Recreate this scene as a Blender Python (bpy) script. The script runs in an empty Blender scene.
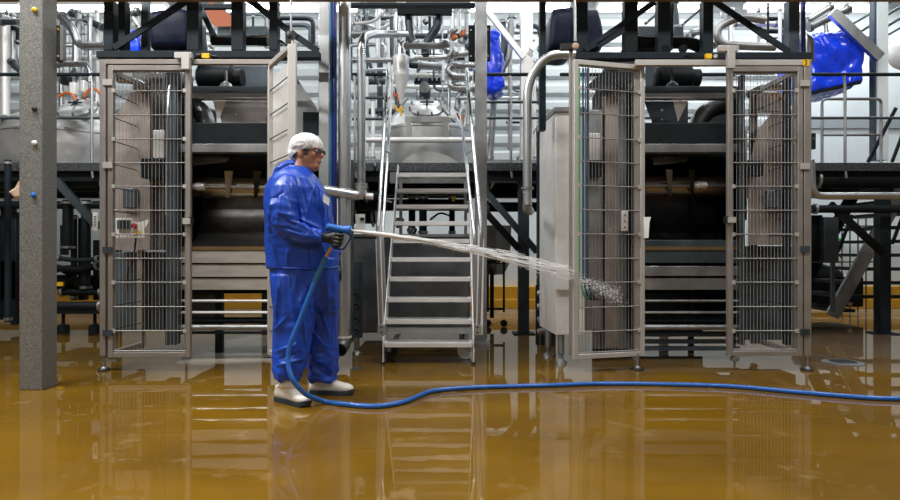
import bpy, bmesh, math, random
from mathutils import Vector, Matrix, noise
random.seed(7)
SC = bpy.context.scene
COL = SC.collection
PI = math.pi
F, CH = 600.0, 1.03                      # focal length in pixels, camera height

# ------------------------------------------------------------------ camera, world, lights, exposure
cam_d = bpy.data.cameras.new('camera'); cam = bpy.data.objects.new('camera', cam_d); COL.objects.link(cam)
cam.location = (0, 0, CH); cam.rotation_euler = (PI/2, 0, 0)
cam_d.sensor_width = 36; cam_d.lens = 24.0; cam_d.clip_start = .05; cam_d.clip_end = 100
SC.camera = cam
SC.view_settings.view_transform = 'Standard'; SC.view_settings.look = 'None'
SC.view_settings.gamma = 1; SC.view_settings.use_curve_mapping = False
SC.view_settings.exposure = 0.0
w = bpy.data.worlds.new('world'); SC.world = w; w.use_nodes = True
w.node_tree.nodes['Background'].inputs[0].default_value = (.75, .85, 1, 1)
w.node_tree.nodes['Background'].inputs[1].default_value = .05

def area_light(name, loc, size, energy, col=(1, .97, .92), rot=(0, 0, 0)):
    l = bpy.data.lights.new(name, 'AREA'); l.shape = 'RECTANGLE'; l.size, l.size_y = size; l.energy = energy; l.color = col
    o = bpy.data.objects.new(name, l); COL.objects.link(o); o.location = loc; o.rotation_euler = rot
    return o
# rows of ceiling lights: the wash-down area in front, the process hall behind, plus an added back wall wash
for x in (-6, -2, 2, 6):
    area_light('hall_light', (x, 3.0, 6.0), (2.4, .5), 165, (1, .99, .97))
area_light('hall_light', (-3.9, 3.4, 5.4), (1.6, .6), 260, (1, .99, .97))
area_light('hall_light', (-4.5, -3.5, 5.4), (3, .6), 250, (1, .985, .96))
area_light('hall_light', (3, -4.5, 5.4), (3, .6), 120, (1, .985, .96))
for x, e in ((-7, .35), (-3.5, .4), (0, .75), (3.5, 1), (7, 1.1)):
    area_light('process_light', (x, 9.9, 5.4), (2.6, .3), 60*e, (.93, .98, 1))  # added row without fixtures, put in to brighten the back wall
    area_light('process_light', (x, 8.4, 5.9), (2.4, .5), 40*e, (.93, .98, 1))
for x in (-3.6, 1.2, 5.2):
    area_light('process_light', (x, 6.9, 6.0), (1.8, .4), 60, (.93, .98, 1))

# ------------------------------------------------------------------ helpers
def P(px, py, Y):
    return Vector(((px-450)*Y/F, Y, CH-(py-250)*Y/F))
def PX(px, Y): return (px-450)*Y/F
def PZ(py, Y): return CH-(py-250)*Y/F
def FY(py): return F*CH/(py-250)         # depth of a floor point seen at row py

def fillet(pts, rad, seg=5):
    pts = [Vector(p) for p in pts]
    out = [pts[0]]
    for i in range(1, len(pts)-1):
        a, b, c = pts[i-1], pts[i], pts[i+1]
        u, v = (a-b), (c-b)
        r = min(rad, u.length*.49, v.length*.49)
        u.normalize(); v.normalize()
        p, q = b+u*r, b+v*r
        for k in range(seg+1):
            t = k/seg
            out.append(p*(1-t)**2+b*2*t*(1-t)+q*t*t)
    out.append(pts[-1])
    return out

class MB:
    def __init__(s): s.v = []; s.f = []
    def add(s, vs, fs):
        o = len(s.v); s.v += [Vector(v) for v in vs]; s.f += [tuple(i+o for i in f) for f in fs]; return s
    def box(s, x0, x1, y0, y1, z0, z1, m=None):
        vs = [Vector((x, y, z)) for z in (z0, z1) for y in (y0, y1) for x in (x0, x1)]
        if m: vs = [m @ v for v in vs]
        return s.add(vs, [(0, 2, 3, 1), (4, 5, 7, 6), (0, 1, 5, 4), (2, 6, 7, 3), (0, 4, 6, 2), (1, 3, 7, 5)])
    def pb(s, a, b, c, d, Y, dep):       # box whose front face stands at depth Y
        return s.box(PX(a, Y), PX(c, Y), Y, Y+dep, PZ(d, Y), PZ(b, Y))
    def bar(s, a, b, wd, ht, up=Vector((0, -1, 0))):   # rectangular bar from a to b; wd across, ht along `up`
        a, b = Vector(a), Vector(b); d = (b-a).normalized()
        n = up-d*up.dot(d)
        if n.length < 1e-4: n = Vector((1, 0, 0))
        n.normalize(); t = d.cross(n)
        vs = [p+t*i*wd/2+n*j*ht/2 for p in (a, b) for j in (-1, 1) for i in (-1, 1)]
        return s.add(vs, [(0, 2, 3, 1), (4, 5, 7, 6), (0, 1, 5, 4), (2, 6, 7, 3), (0, 4, 6, 2), (1, 3, 7, 5)])
    def tube(s, pts, r, n=10, cap=True):
        pts = [Vector(p) for p in pts]; m = len(pts)
        rs = r if isinstance(r, (list, tuple)) else [r]*m
        d0 = (pts[1]-pts[0]).normalized()
        nrm = d0.orthogonal().normalized(); vs = []
        for i, p in enumerate(pts):
            if i == 0: d = d0
            elif i == m-1: d = (pts[i]-pts[i-1]).normalized()
            else:
                d = ((pts[i+1]-pts[i]).normalized()+(pts[i]-pts[i-1]).normalized())
                d = d.normalized() if d.length > 1e-6 else d0
            nrm = (nrm-d*nrm.dot(d)); nrm = nrm.normalized() if nrm.length > 1e-6 else d.orthogonal().normalized()
            t = d.cross(nrm)
            for k in range(n):
                a = 2*PI*k/n
                vs.append(p+(nrm*math.cos(a)+t*math.sin(a))*rs[i])
        fs = [(i*n+k, i*n+(k+1) % n, (i+1)*n+(k+1) % n, (i+1)*n+k) for i in range(m-1) for k in range(n)]
        if cap: fs += [tuple(range(n))[::-1], tuple((m-1)*n+k for k in range(n))]
        return s.add(vs, fs)
    def cyl(s, a, b, r, n=16): return s.tube([a, b], r, n)
    def lathe(s, prof, c, n=28, m=None):   # prof (r, z); axis z through c
        c = Vector(c); vs = []
        for r, z in prof:
            for k in range(n):
                a = 2*PI*k/n; p = Vector((r*math.cos(a), r*math.sin(a), z))
                if m: p = m @ p
                vs.append(c+p)
        k0 = len(prof)
        fs = [(i*n+k, i*n+(k+1) % n, (i+1)*n+(k+1) % n, (i+1)*n+k) for i in range(k0-1) for k in range(n)]
        if prof[0][0] > 1e-5: fs.append(tuple(range(n))[::-1])
        if prof[-1][0] > 1e-5: fs.append(tuple((k0-1)*n+k for k in range(n)))
        return s.add(vs, fs)
    def ell(s, c, rx, ry, rz, nu=16, nv=10, m=None):
        prof = [(max(1e-6, math.sin(PI*i/nv)), -math.cos(PI*i/nv)) for i in range(nv+1)]
        c = Vector(c); vs = []
        for r, z in prof:
            for k in range(nu):
                a = 2*PI*k/nu; p = Vector((rx*r*math.cos(a), ry*r*math.sin(a), rz*z))
                if m: p = m @ p
                vs.append(c+p)
        return s.add(vs, [(i*nu+k, i*nu+(k+1) % nu, (i+1)*nu+(k+1) % nu, (i+1)*nu+k) for i in range(nv) for k in range(nu)])
    def loft(s, rings, n=28, p=2.0):       # rings: (centre, axis a, axis b) half-axes
        vs = []
        for c, a, b in rings:
            c, a, b = Vector(c), Vector(a), Vector(b)
            for k in range(n):
                t = 2*PI*k/n; co, si = math.cos(t), math.sin(t)
                vs.append(c+a*math.copysign(abs(co)**(2/p), co)+b*math.copysign(abs(si)**(2/p), si))
        m = len(rings)
        fs = [(i*n+k, i*n+(k+1) % n, (i+1)*n+(k+1) % n, (i+1)*n+k) for i in range(m-1) for k in range(n)]
        fs += [tuple(range(n))[::-1], tuple((m-1)*n+k for k in range(n))]
        return s.add(vs, fs)
    def plate(s, poly, Y0, Y1):            # polygon in XZ extruded from Y0 to Y1
        n = len(poly)
        vs = [(x, Y0, z) for x, z in poly]+[(x, Y1, z) for x, z in poly]
        return s.add(vs, [tuple(range(n)), tuple(range(n, 2*n))[::-1]]+[(i, i+n, (i+1) % n+n, (i+1) % n) for i in range(n)])
    def build(s, name, m, parent=None, label=None, bev=0, smooth=True, origin=None, kind=None):
        me = bpy.data.meshes.new(name)
        if parent is None:
            if origin is None:
                xs = [v.x for v in s.v]; ys = [v.y for v in s.v]; zs = [v.z for v in s.v]
                origin = Vector(((min(xs)+max(xs))/2, (min(ys)+max(ys))/2, min(zs)))
        else: origin = root_loc(parent)
        origin = Vector(origin)
        me.from_pydata([tuple(v-origin) for v in s.v], [], s.f)
        bm = bmesh.new(); bm.from_mesh(me); bmesh.ops.recalc_face_normals(bm, faces=bm.faces); bm.to_mesh(me); bm.free()
        if smooth:
            me.polygons.foreach_set('use_smooth', [True]*len(me.polygons)); me.set_sharp_from_angle(angle=R(38))
        me.materials.append(m)
        o = bpy.data.objects.new(name, me); COL.objects.link(o)
        if parent is None: o.location = origin
        else: o.parent = parent
        if label: o['label'] = label
        if kind: o['kind'] = kind
        if bev:
            b = o.modifiers.new('bevel', 'BEVEL'); b.width = bev; b.segments = 2; b.limit_method = 'ANGLE'; b.angle_limit = R(40)
        return o
def R(a): return math.radians(a)
def root_loc(o):
    while o.parent: o = o.parent
    return Vector(o.location)
def thing(name, label, cat, loc, group=None):
    o = bpy.data.objects.new(name, None); COL.objects.link(o); o.location = loc; o.empty_display_size = .1
    o['label'] = label; o['category'] = cat
    if group: o['group'] = group
    return o
def tag(o, label, cat, group=None):
    o['label'] = label; o['category'] = cat
    if group: o['group'] = group
    return o
def struct(o): o['kind'] = 'structure'; return o

# ------------------------------------------------------------------ materials
def mat(name, col, rough=.5, metal=0, var=0, vs=8, bump=0, bs=60, coat=0, stretch=None, alpha=1, trans=0, rv=0, spec=.5, emis=None, es=0, col2=None, det=4):
    m = bpy.data.materials.new(name); m.use_nodes = True; nt = m.node_tree; N = nt.nodes; L = nt.links
    b = N['Principled BSDF']
    b.inputs['Base Color'].default_value = (*col, 1); b.inputs['Roughness'].default_value = rough; b.inputs['Metallic'].default_value = metal
    b.inputs['Coat Weight'].default_value = coat; b.inputs['Coat Roughness'].default_value = .08
    b.inputs['Alpha'].default_value = alpha; b.inputs['Transmission Weight'].default_value = trans
    b.inputs['Specular IOR Level'].default_value = spec
    if emis: b.inputs['Emission Color'].default_value = (*emis, 1); b.inputs['Emission Strength'].default_value = es
    tc = N.new('ShaderNodeTexCoord'); mp = N.new('ShaderNodeMapping'); L.new(tc.outputs['Object'], mp.inputs[0])
    if stretch: mp.inputs['Scale'].default_value = stretch
    if var or rv:
        n = N.new('ShaderNodeTexNoise'); n.inputs['Scale'].default_value = vs; n.inputs['Detail'].default_value = det; n.inputs['Roughness'].default_value = .6
        L.new(mp.outputs[0], n.inputs['Vector'])
        if var:
            r = N.new('ShaderNodeMix'); r.data_type = 'RGBA'
            c2 = col2 or tuple(max(0, c*(1-var)) for c in col)
            r.inputs[6].default_value = (*c2, 1); r.inputs[7].default_value = (*(min(1, c*(1+var*.5)) for c in col), 1)
            mr = N.new('ShaderNodeMapRange'); mr.inputs[1].default_value = .35; mr.inputs[2].default_value = .65
            L.new(n.outputs[0], mr.inputs[0]); L.new(mr.outputs[0], r.inputs[0]); L.new(r.outputs[2], b.inputs['Base Color'])
        if rv:
            mr = N.new('ShaderNodeMapRange'); mr.inputs[1].default_value = .3; mr.inputs[2].default_value = .7
            mr.inputs[3].default_value = max(.02, rough-rv); mr.inputs[4].default_value = rough+rv
            L.new(n.outputs[0], mr.inputs[0]); L.new(mr.outputs[0], b.inputs['Roughness'])
    if bump:
        n = N.new('ShaderNodeTexNoise'); n.inputs['Scale'].default_value = bs; n.inputs['Detail'].default_value = 3
        L.new(mp.outputs[0], n.inputs['Vector'])
        bp = N.new('ShaderNodeBump'); bp.inputs['Strength'].default_value = bump; bp.inputs['Distance'].default_value = .01
        L.new(n.outputs[0], bp.inputs['Height']); L.new(bp.outputs[0], b.inputs['Normal'])
    return m
M = {}
M['steel'] = mat('brushed stainless steel', (.54, .555, .56), .34, 1, .08, 6, rv=.05, stretch=(1, 1, .3))
M['steel_light'] = mat('bright satin stainless', (.80, .79, .77), .42, .45, .06, 8, rv=.08)
M['steel_polished'] = mat('polished stainless pipe', (.40, .415, .43), .3, 1, .08, 5, rv=.06)
M['steel_dull'] = mat('dull worn stainless', (.35, .355, .36), .42, .9, .25, 4, rv=.08)
M['guard'] = mat('satin guard frame steel', (.33, .30, .275), .45, .6, .10, 4, rv=.08)
M['wire'] = mat('guard mesh wire', (.30, .29, .28), .5, .5)
M['guard_light'] = mat('bright guard frame steel', (.56, .54, .51), .42, .45, .06, 4)
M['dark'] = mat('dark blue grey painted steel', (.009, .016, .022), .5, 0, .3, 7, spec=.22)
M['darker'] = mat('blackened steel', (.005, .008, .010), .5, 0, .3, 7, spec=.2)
M['dark_gloss'] = mat('dark wet steel', (.05, .05, .052), .22, .9, .5, 3, .3, 5, rv=.12)
M['slate'] = mat('slate grey steel', (.065, .085, .10), .42, .5, .3, 4, rv=.1)
M['tan_steel'] = mat('warm grey steel casing', (.36, .31, .28), .42, .55, .2, 5, rv=.1)
M['galv'] = mat('galvanised spangle', (.20, .20, .185), .5, .3, .45, 120, det=2)
M['galv_side'] = mat('galvanised spangle side', (.16, .17, .18), .5, .55, .5, 70, .1, 90, det=2)
M['plate'] = mat('chequer plate edge', (.10, .11, .12), .4, .7, .7, 45, .3, 60)
M['white'] = mat('white plastic', (.8, .8, .78), .4)
M['black'] = mat('black rubber', (.012, .012, .013), .5)
M['yellow'] = mat('yellow plastic', (.85, .50, .01), .4)
M['red'] = mat('red plastic', (.5, .02, .02), .4)
M['orange'] = mat('orange cable', (.50, .13, .03), .5)
M['green'] = mat('green sign', (.02, .42, .08), .5)
M['brass'] = mat('brass coupling', (.75, .42, .20), .3, 1)
M['blue_pipe'] = mat('navy blue painted pipe', (.006, .015, .15), .3, .0, .2, 3, coat=.4)
M['teal_pipe'] = mat('teal blue painted pipe', (.02, .13, .27), .35, .0, .2, 3)
M['hose'] = mat('blue rubber hose', (.010, .105, .42), .35, 0, .1, 20, coat=.3)
M['gun'] = mat('blue spray gun rubber', (.015, .13, .50), .4)
M['gun_navy'] = mat('navy gun guard', (.008, .02, .12), .35)
M['coverall'] = mat('blue waterproof fabric', (.006, .056, .42), .38, 0, .12, 6, .08, 25, coat=.08, spec=.45)
M['tarp'] = mat('glossy blue tarpaulin', (.006, .055, .88), .25, 0, .1, 5, .9, 6, coat=.5)
M['navy_tarp'] = mat('navy tarpaulin', (.002, .005, .022), .5, 0, .2, 5, .4, 6, spec=.2)
M['skin'] = mat('skin', (.50, .235, .15), .5, 0, .2, 30, .05, 80)
M['glove'] = mat('dark green black rubber glove', (.008, .010, .009), .45, 0, .2, 20, .1, 40)
M['boot'] = mat('cream white rubber boot', (.80, .76, .68), .4, 0, .08, 12)
M['sole'] = mat('dark boot sole', (.02, .03, .04), .5)
M['cloth'] = mat('beige cloth', (.55, .38, .27), .8, 0, .2, 12)
M['tank'] = mat('tank brushed stainless', (.62, .62, .61), .36, .85, .12, 5, rv=.08)
M['kerb'] = mat('yellow ochre kerb', (.68, .34, .02), .4, 0, .15, 3)
M['lamp'] = mat('lit fluorescent tube', (1, 1, 1), .5, emis=(.93, .98, 1), es=9)
M['brown'] = mat('brown painted girder', (.26, .17, .10), .6, 0, .2, 3)
M['rust'] = mat('red oxide grating', (.45, .12, .05), .6)
M['wall_plain'] = mat('pale blue white wall panel', (.72, .78, .80), .5, 0, .05, 2)
M['wall_rib'] = mat('white profiled sheet', (.56, .60, .61), .45, 0, .06, 1)
M['concrete'] = mat('hall wall', (.34, .34, .33), .7, 0, .1, 1)
M['ceil'] = mat('dark ceiling', (.06, .063, .067), .7)
M['hair'] = mat('grey hair', (.12, .11, .10), .7, 0, .4, 60)
M['lens'] = mat('dark spectacle lens', (.02, .02, .025), .1, spec=.8)

XL, XR, YB, YF, ZT = -11.0, 11.0, 10.7, -7.0, 6.3
def floor_material():
    m = bpy.data.materials.new('wet ochre resin floor'); m.use_nodes = True; nt = m.node_tree; N, L = nt.nodes, nt.links
    b = N['Principled BSDF']; tc = N.new('ShaderNodeTexCoord')
    def nz(scale, det, ro=.55, st=(1, 1, 1)):
        mp = N.new('ShaderNodeMapping'); mp.inputs['Scale'].default_value = st; L.new(tc.outputs['Object'], mp.inputs[0])
        n = N.new('ShaderNodeTexNoise'); n.inputs['Scale'].default_value = scale; n.inputs['Detail'].default_value = det; n.inputs['Roughness'].default_value = ro
        L.new(mp.outputs[0], n.inputs['Vector']); return n
    def rng(src, a, b_, c, d):
        r = N.new('ShaderNodeMapRange'); L.new(src, r.inputs[0])
        for i, v in enumerate((a, b_, c, d)): r.inputs[i+1].default_value = v
        return r.outputs[0]
    n1 = nz(.9, 4, st=(1, 1.6, 1)); n2 = nz(5, 5)
    mx = N.new('ShaderNodeMix'); mx.data_type = 'RGBA'
    mx.inputs[6].default_value = (.135, .066, .0005, 1); mx.inputs[7].default_value = (.185, .093, .001, 1)
    L.new(rng(n1.outputs[0], .4, .62, 0, 1), mx.inputs[0])
    mx2 = N.new('ShaderNodeMix'); mx2.data_type = 'RGBA'; mx2.inputs[7].default_value = (.27, .17, .07, 1)
    L.new(mx.outputs[2], mx2.inputs[6]); L.new(rng(n2.outputs[0], .62, .72, 0, .5), mx2.inputs[0])
    # pale worn resin beyond the machines and pale residue under the left one
    sx = N.new('ShaderNodeSeparateXYZ'); L.new(tc.outputs['Object'], sx.inputs[0])
    def ma(op, a, b_=None):
        q = N.new('ShaderNodeMath'); q.operation = op; q.use_clamp = False
        for i_, v in enumerate((a, b_)):
            if v is None: continue
            if isinstance(v, (int, float)): q.inputs[i_].default_value = v
            else: L.new(v, q.inputs[i_])
        return q.outputs[0]
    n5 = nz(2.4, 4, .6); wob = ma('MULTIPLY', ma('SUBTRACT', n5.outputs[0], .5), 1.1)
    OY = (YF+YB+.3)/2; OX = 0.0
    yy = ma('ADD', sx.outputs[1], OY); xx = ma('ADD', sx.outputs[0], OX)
    n6 = nz(.8, 5, .65); shade_mask = ma('MULTIPLY', rng(ma('ADD', yy, ma('MULTIPLY', wob, 2)), 4.7, 5.6, 0, 1), rng(n6.outputs[0], .35, .55, .25, .85))  # shade painted into the floor beyond the guards: brown patches, greyer to the right
    mx_shade = N.new('ShaderNodeMix'); mx_shade.data_type = 'RGBA'
    shade_tint = N.new('ShaderNodeMix'); shade_tint.data_type = 'RGBA'; shade_tint.inputs[6].default_value = (.075, .045, .008, 1); shade_tint.inputs[7].default_value = (.15, .105, .070, 1)
    L.new(rng(ma('ADD', xx, wob), .5, 3.2, 0, 1), shade_tint.inputs[0])
    L.new(shade_mask, mx_shade.inputs[0]); L.new(mx2.outputs[2], mx_shade.inputs[6]); L.new(shade_tint.outputs[2], mx_shade.inputs[7])
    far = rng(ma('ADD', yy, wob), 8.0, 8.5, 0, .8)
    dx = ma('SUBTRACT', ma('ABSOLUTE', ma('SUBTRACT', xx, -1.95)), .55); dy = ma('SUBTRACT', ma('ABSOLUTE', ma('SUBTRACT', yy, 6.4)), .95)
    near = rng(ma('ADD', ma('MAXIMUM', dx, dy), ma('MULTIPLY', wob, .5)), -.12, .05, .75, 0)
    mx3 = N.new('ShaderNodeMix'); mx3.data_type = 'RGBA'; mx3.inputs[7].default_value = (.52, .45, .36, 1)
    L.new(mx_shade.outputs[2], mx3.inputs[6]); L.new(ma('MAXIMUM', far, near), mx3.inputs[0])
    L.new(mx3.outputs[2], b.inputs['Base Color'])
    b.inputs['Roughness'].default_value = .6; b.inputs['Specular IOR Level'].default_value = .1
    b.inputs['Coat Weight'].default_value = 1; b.inputs['Coat IOR'].default_value = 1.4
    n3 = nz(1.3, 4, .6, (1, 1.8, 1))
    L.new(rng(n3.outputs[0], .56, .72, .008, .10), b.inputs['Coat Roughness'])
    n4 = nz(2.2, 2, .5, (1, 2, 1)); bp = N.new('ShaderNodeBump'); bp.inputs['Strength'].default_value = .035; bp.inputs['Distance'].default_value = .02
    L.new(n4.outputs[0], bp.inputs['Height']); L.new(bp.outputs[0], b.inputs['Coat Normal'])
    return m
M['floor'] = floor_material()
M['apron'] = mat('satin warm steel apron', (.50, .47, .43), .4, .5, .15, 3, stretch=(1, 1, 6))
M['trough'] = mat('wet dark stainless trough', (.17, .165, .16), .3, .9, .5, 2.5, .15, 4)
M['drum'] = mat('steel drum with amber reflection tint', (.34, .30, .24), .25, .9, .3, 3)  # amber reflection is mixed into the drum's base colour

# ------------------------------------------------------------------ the hall
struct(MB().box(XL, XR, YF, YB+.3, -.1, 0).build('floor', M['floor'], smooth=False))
struct(MB().box(XL, XR, YF, YB+.3, ZT, ZT+.1).build('ceiling', M['ceil'], smooth=False))
struct(MB().box(XL-.1, XL, YF, YB+.3, 0, ZT).build('wall_left', M['concrete'], smooth=False))
struct(MB().box(XR, XR+.1, YF, YB+.3, 0, ZT).build('wall_right', M['concrete'], smooth=False))
struct(MB().box(XL, XR, YF-.1, YF, 0, ZT).build('wall_front', M['concrete'], smooth=False))
wb = struct(MB().box(XL, XR, YB+.12, YB+.3, 0, ZT).build('wall_back', M['wall_plain'], smooth=False))
# profiled sheets on the upper wall, one course per board (left of the plain bay)
z = 2.0
while z < 6.2:
    mb = MB()
    h = .30
    prof = [(0, 0), (.06, .05), (.06, .17), (0, .22), (0, h-.01)]
    vs = []
    for d, zz in prof:
        vs += [(XL, YB+.11-d, z+zz), (6.3, YB+.11-d, z+zz)]
    mb.add(vs, [(2*i, 2*i+1, 2*i+3, 2*i+2) for i in range(len(prof)-1)])
    mb.add([(XL, YB+.12, z), (6.3, YB+.12, z), (XL, YB+.12, z+h-.01), (6.3, YB+.12, z+h-.01)], [(0, 1, 3, 2)])
    mb.build('wall_sheet', M['wall_rib'], wb, smooth=False)
    z += h
k = MB().box(XL, XR, YB-.12, YB+.12, 0, .385); k.box(XL, XR, YB-.16, YB-.12, 0, .16)
struct(k.build('baseboard_back', M['kerb'], bev=.01))
struct(MB().box(6.3, XR, YB+.08, YB+.12, 3.22, 3.38).build('trim_1', mat('grey wall rail', (.32, .36, .38), .5)))

# ------------------------------------------------------------------ ceiling lamps seen through the pipework
lamps = [(-30, 20, 'bright strip lamp at the far left edge above the pipes'), (57, 165, 'bright strip lamp between the near column and the left machine'),
         (225, 358, 'bright strip lamp above the grey panels left of the blue pipes'), (470, 570, 'bright strip lamp right of the slim dark centre post'),
         (598, 700, 'bright strip lamp behind the right machine top pipes'), (748, 874, 'long bright strip lamp above the big blue cover')]
for a, b, lb in lamps:
    Y = 9.4; zc = PZ(8.5, Y)
    t = thing('strip_lamp', lb, 'lamp', (PX((a+b)/2, Y), Y, zc+.12), 'strip lamps under the ceiling')
    MB().box(PX(a, Y), PX(b, Y), Y-.05, Y+.15, zc+.04, zc+.12).build('housing', M['steel_light'], t)
    MB().cyl((PX(a, Y)+.02, Y+.02, zc), (PX(b, Y)-.02, Y+.02, zc), .042, 12).build('tube', M['lamp'], t)
    m = MB()
    for q in (.2, .8): m.cyl((PX(a+(b-a)*q, Y), Y+.05, zc+.12), (PX(a+(b-a)*q, Y), Y+.05, ZT), .012, 6)
    m.build('hanger', M['steel_dull'], t)

# ------------------------------------------------------------------ front column and top girder
t = thing('structural_column', 'speckled galvanised box column standing nearest the camera at the left', 'column', (PX(31, 4.41), 4.49, 0))
x0, x1 = PX(19, 4.41), PX(42.5, 4.41)
mb = MB().box(x0, x1, 4.41, 4.575, 0, ZT); mb.build('post', M['galv'], t, bev=.006)
for py, mt, sh in ((109, 'black', 0), (143, 'white', 0), (195, 'gun', 0), (10, 'yellow', 0)):
    c = P(34 if py > 150 else 35, py, 4.41)
    MB().lathe([(.012, 0), (.019, .004), (.017, .014), (.006, .020)], c, 12, Matrix.Rotation(PI/2, 3, 'X')).build('plug', M[mt], t, {'black': 'black plug', 'white': 'white plug', 'gun': 'blue plug', 'yellow': 'yellow plug'}[mt])
t = thing('sensor_bar', 'slim black bar fixture clamped beside the near galvanised column', 'fixture', P(59.5, 61, 4.5))
MB().pb(56, 25, 60, 61, 4.5, .04).build('housing', M['black'], t, bev=.003)
MB().pb(60, 26, 63, 60, 4.5, .04).build('bracket', M['steel_dull'], t)
for py in (29, 56): MB().cyl(P(58, py, 4.499), P(58, py, 4.488), .008, 8).build('screw', M['yellow'] if py < 40 else M['steel_light'], t)
tag(MB().box(XL+.05, XR-.05, 5.16, 5.30, PZ(2.4, 5.30), PZ(2.4, 5.30)+.22).build('girder', M['brown'], bev=.01), 'brown painted girder running across above both machines', 'beam')
tag(MB().pb(345, 2.5, 475, 5.5, 7.0, .1).build('roof_beam', M['dark'], bev=.004), 'thin dark beam across behind the girder, above the round tank', 'beam')

# ------------------------------------------------------------------ guard enclosures
RUNG = [90.4, 114.6, 138.8, 162.5, 186.3, 210.3, 234.3, 258.5, 282.4, 306.9, 331.0]
RZ = [PZ(y, 5.1) for y in RUNG]
def guard_leaf(root, A, B, z0, z1, mt, pitch=.030, name='guard_door', lab=None, clips=(), sw=.042, wires=True, dark=False):
    A, B = Vector((*A, 0)), Vector((*B, 0)); L = (B-A).length; d = (B-A)/L; nrm = Vector((d.y, -d.x, 0))
    m = Matrix(((d.x, nrm.x, 0, A.x), (d.y, nrm.y, 0, A.y), (0, 0, 1, 0), (0, 0, 0, 1)))   # local x along the leaf, y outwards (to camera)
    mb = MB()
    mb.box(0, sw, -.02, .02, z0, z1, m).box(L-sw, L, -.02, .02, z0, z1, m)
    mb.box(sw, L-sw, -.02, .02, z0, z0+sw, m).box(sw, L-sw, -.02, .02, z1-sw, z1, m)
    fr = mb.build(name, mt, root, lab, bev=.003)
    for z in RZ:
        if z0+.08 < z < z1-.06:
            MB().cyl(m @ Vector((sw*.6, .006, z)), m @ Vector((L-sw*.6, .006, z)), .0048, 6).build('rung', M['wire'] if not dark else M['darker'], fr)
    if wires:
        mb = MB(); n = int((L-2*sw-.02)/pitch)
        for i in range(n+1):
            x = sw+.012+(L-2*sw-.024)*i/n
            mb.tube([m @ Vector((x, -.002, z0+sw*.5)), m @ Vector((x, -.002, z1-sw*.5))], .0023, 5, False)
        for z in (z0+sw+.012, z1-sw-.012): mb.cyl(m @ Vector((sw*.6, .006, z)), m @ Vector((L-sw*.6, .006, z)), .0048, 6)
        mb.build('mesh_wires', M['wire'], fr, kind='stuff')
    for i in clips:
        for x in (sw+.006, L-sw-.006):
            MB().box(x-.014, x+.014, .004, .022, RZ[i]-.016, RZ[i]+.016, m).build('clip', M['guard_light'], fr)
    return fr
def foot(root, x, y, top):
    m = MB().lathe([(.045, 0), (.042, .012), (.018, .03), (.012, .035), (.012, top)], (x, y, 0), 16)
    o = m.build('levelling_foot', M['steel_dull'], root)
    MB().lathe([(.052, 0), (.052, .012), (.04, .022)], (x, y, 0), 16).build('foot_pad', M['black'], o)
    return o

Yc = 5.10
zb, zt = PZ(357.5, Yc), PZ(65.3, Yc)
# left enclosure
g = thing('machine_guard', 'mesh guard enclosure of the left machine, its right door swung open', 'safety guard', (PX(190, Yc), Yc, 0), 'mesh guard enclosures round the machines')
MB().box(PX(99.5, Yc), PX(105.3, Yc), Yc, Yc+.05, .13, PZ(59.4, Yc)).build('post', M['guard'], g, bev=.003)
MB().box(PX(105.3, Yc), PX(276, Yc), Yc, Yc+.05, PZ(64, Yc), PZ(59.2, Yc)).build('header_beam', M['guard'], g, bev=.003)
foot(g, PX(102, Yc), Yc+.03, .14)
MB().box(PX(104, Yc), PX(116, Yc), Yc+.01, Yc+.04, PZ(362, Yc), PZ(359, Yc)).build('bracket', M['steel_dull'], g)
guard_leaf(g, (PX(107.6, Yc), Yc+.02), (PX(190.2, Yc), Yc+.02), zb, zt, M['guard'], lab='closed left mesh door', clips=(0, 2, 4, 6, 8, 10))
for y in (82, 165, 250, 333): MB().pb(102.5, y-3, 112, y+3, Yc-.012, .012).build('hinge', M['guard_light'] if y < 200 else M['slate'], g)
mb = MB().pb(174, 52, 191, 58, Yc-.06, .05).pb(181, 52, 189, 69, Yc-.07, .05); mb.build('interlock_bracket', M['guard_light'], g, bev=.003)
MB().pb(182.5, 218, 190, 224, Yc-.05, .05).build('latch', M['guard_light'], g)
MB().pb(188, 217, 191.5, 225, Yc-.045, .05).build('latch_body', M['black'], g)
MB().box(PX(103, Yc), PX(103, Yc)+.05, Yc+.55, Yc+.60, .1, PZ(66, Yc)).build('rear_post', M['guard'], g)
guard_leaf(g, (PX(103, Yc)+.02, Yc+.07), (PX(103, Yc)+.03, Yc+.62), zb, zt, M['guard'], name='side_panel', lab='side mesh panel seen edge on', wires=False, dark=True)
# open door of the left enclosure
guard_leaf(g, (-1.549, 5.15), (-1.190, 4.585), zb+.02, zt+.03, M['guard_light'], lab='open right mesh door seen nearly edge on', wires=False, dark=True, pitch=.05)
d = Vector((.359, -.565, 0)).normalized()
MB().bar(Vector((-1.51, 5.12, (zb+zt)/2)), Vector((-1.225, 4.67, (zb+zt)/2)), .004, 2.3, Vector((0, 0, 1))).build('clear_panel', mat('hazy clear panel', (.72, .71, .68), .3, 0, .15, 3, alpha=.62), g)
MB().box(-1.232, -1.172, 4.55, 4.60, .15, PZ(45, 4.575)).build('door_stile', M['guard_light'], g, bev=.003)
mb = MB(); mb.ell(P(290, 36, 4.6), .03, .03, .04); mb.box(PX(286, 4.6), PX(294, 4.6), 4.58, 4.61, PZ(46, 4.6), PZ(33, 4.6)); mb.build('door_roller', M['black'], g)
tag(MB().cyl(P(291, 44, 4.62), Vector((P(291, 44, 4.62).x, 4.62, 3.6)), .008, 8).build('hanging_rod', M['steel'],), 'thin steel rod rising from the swung open left guard door', 'rod')

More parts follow.
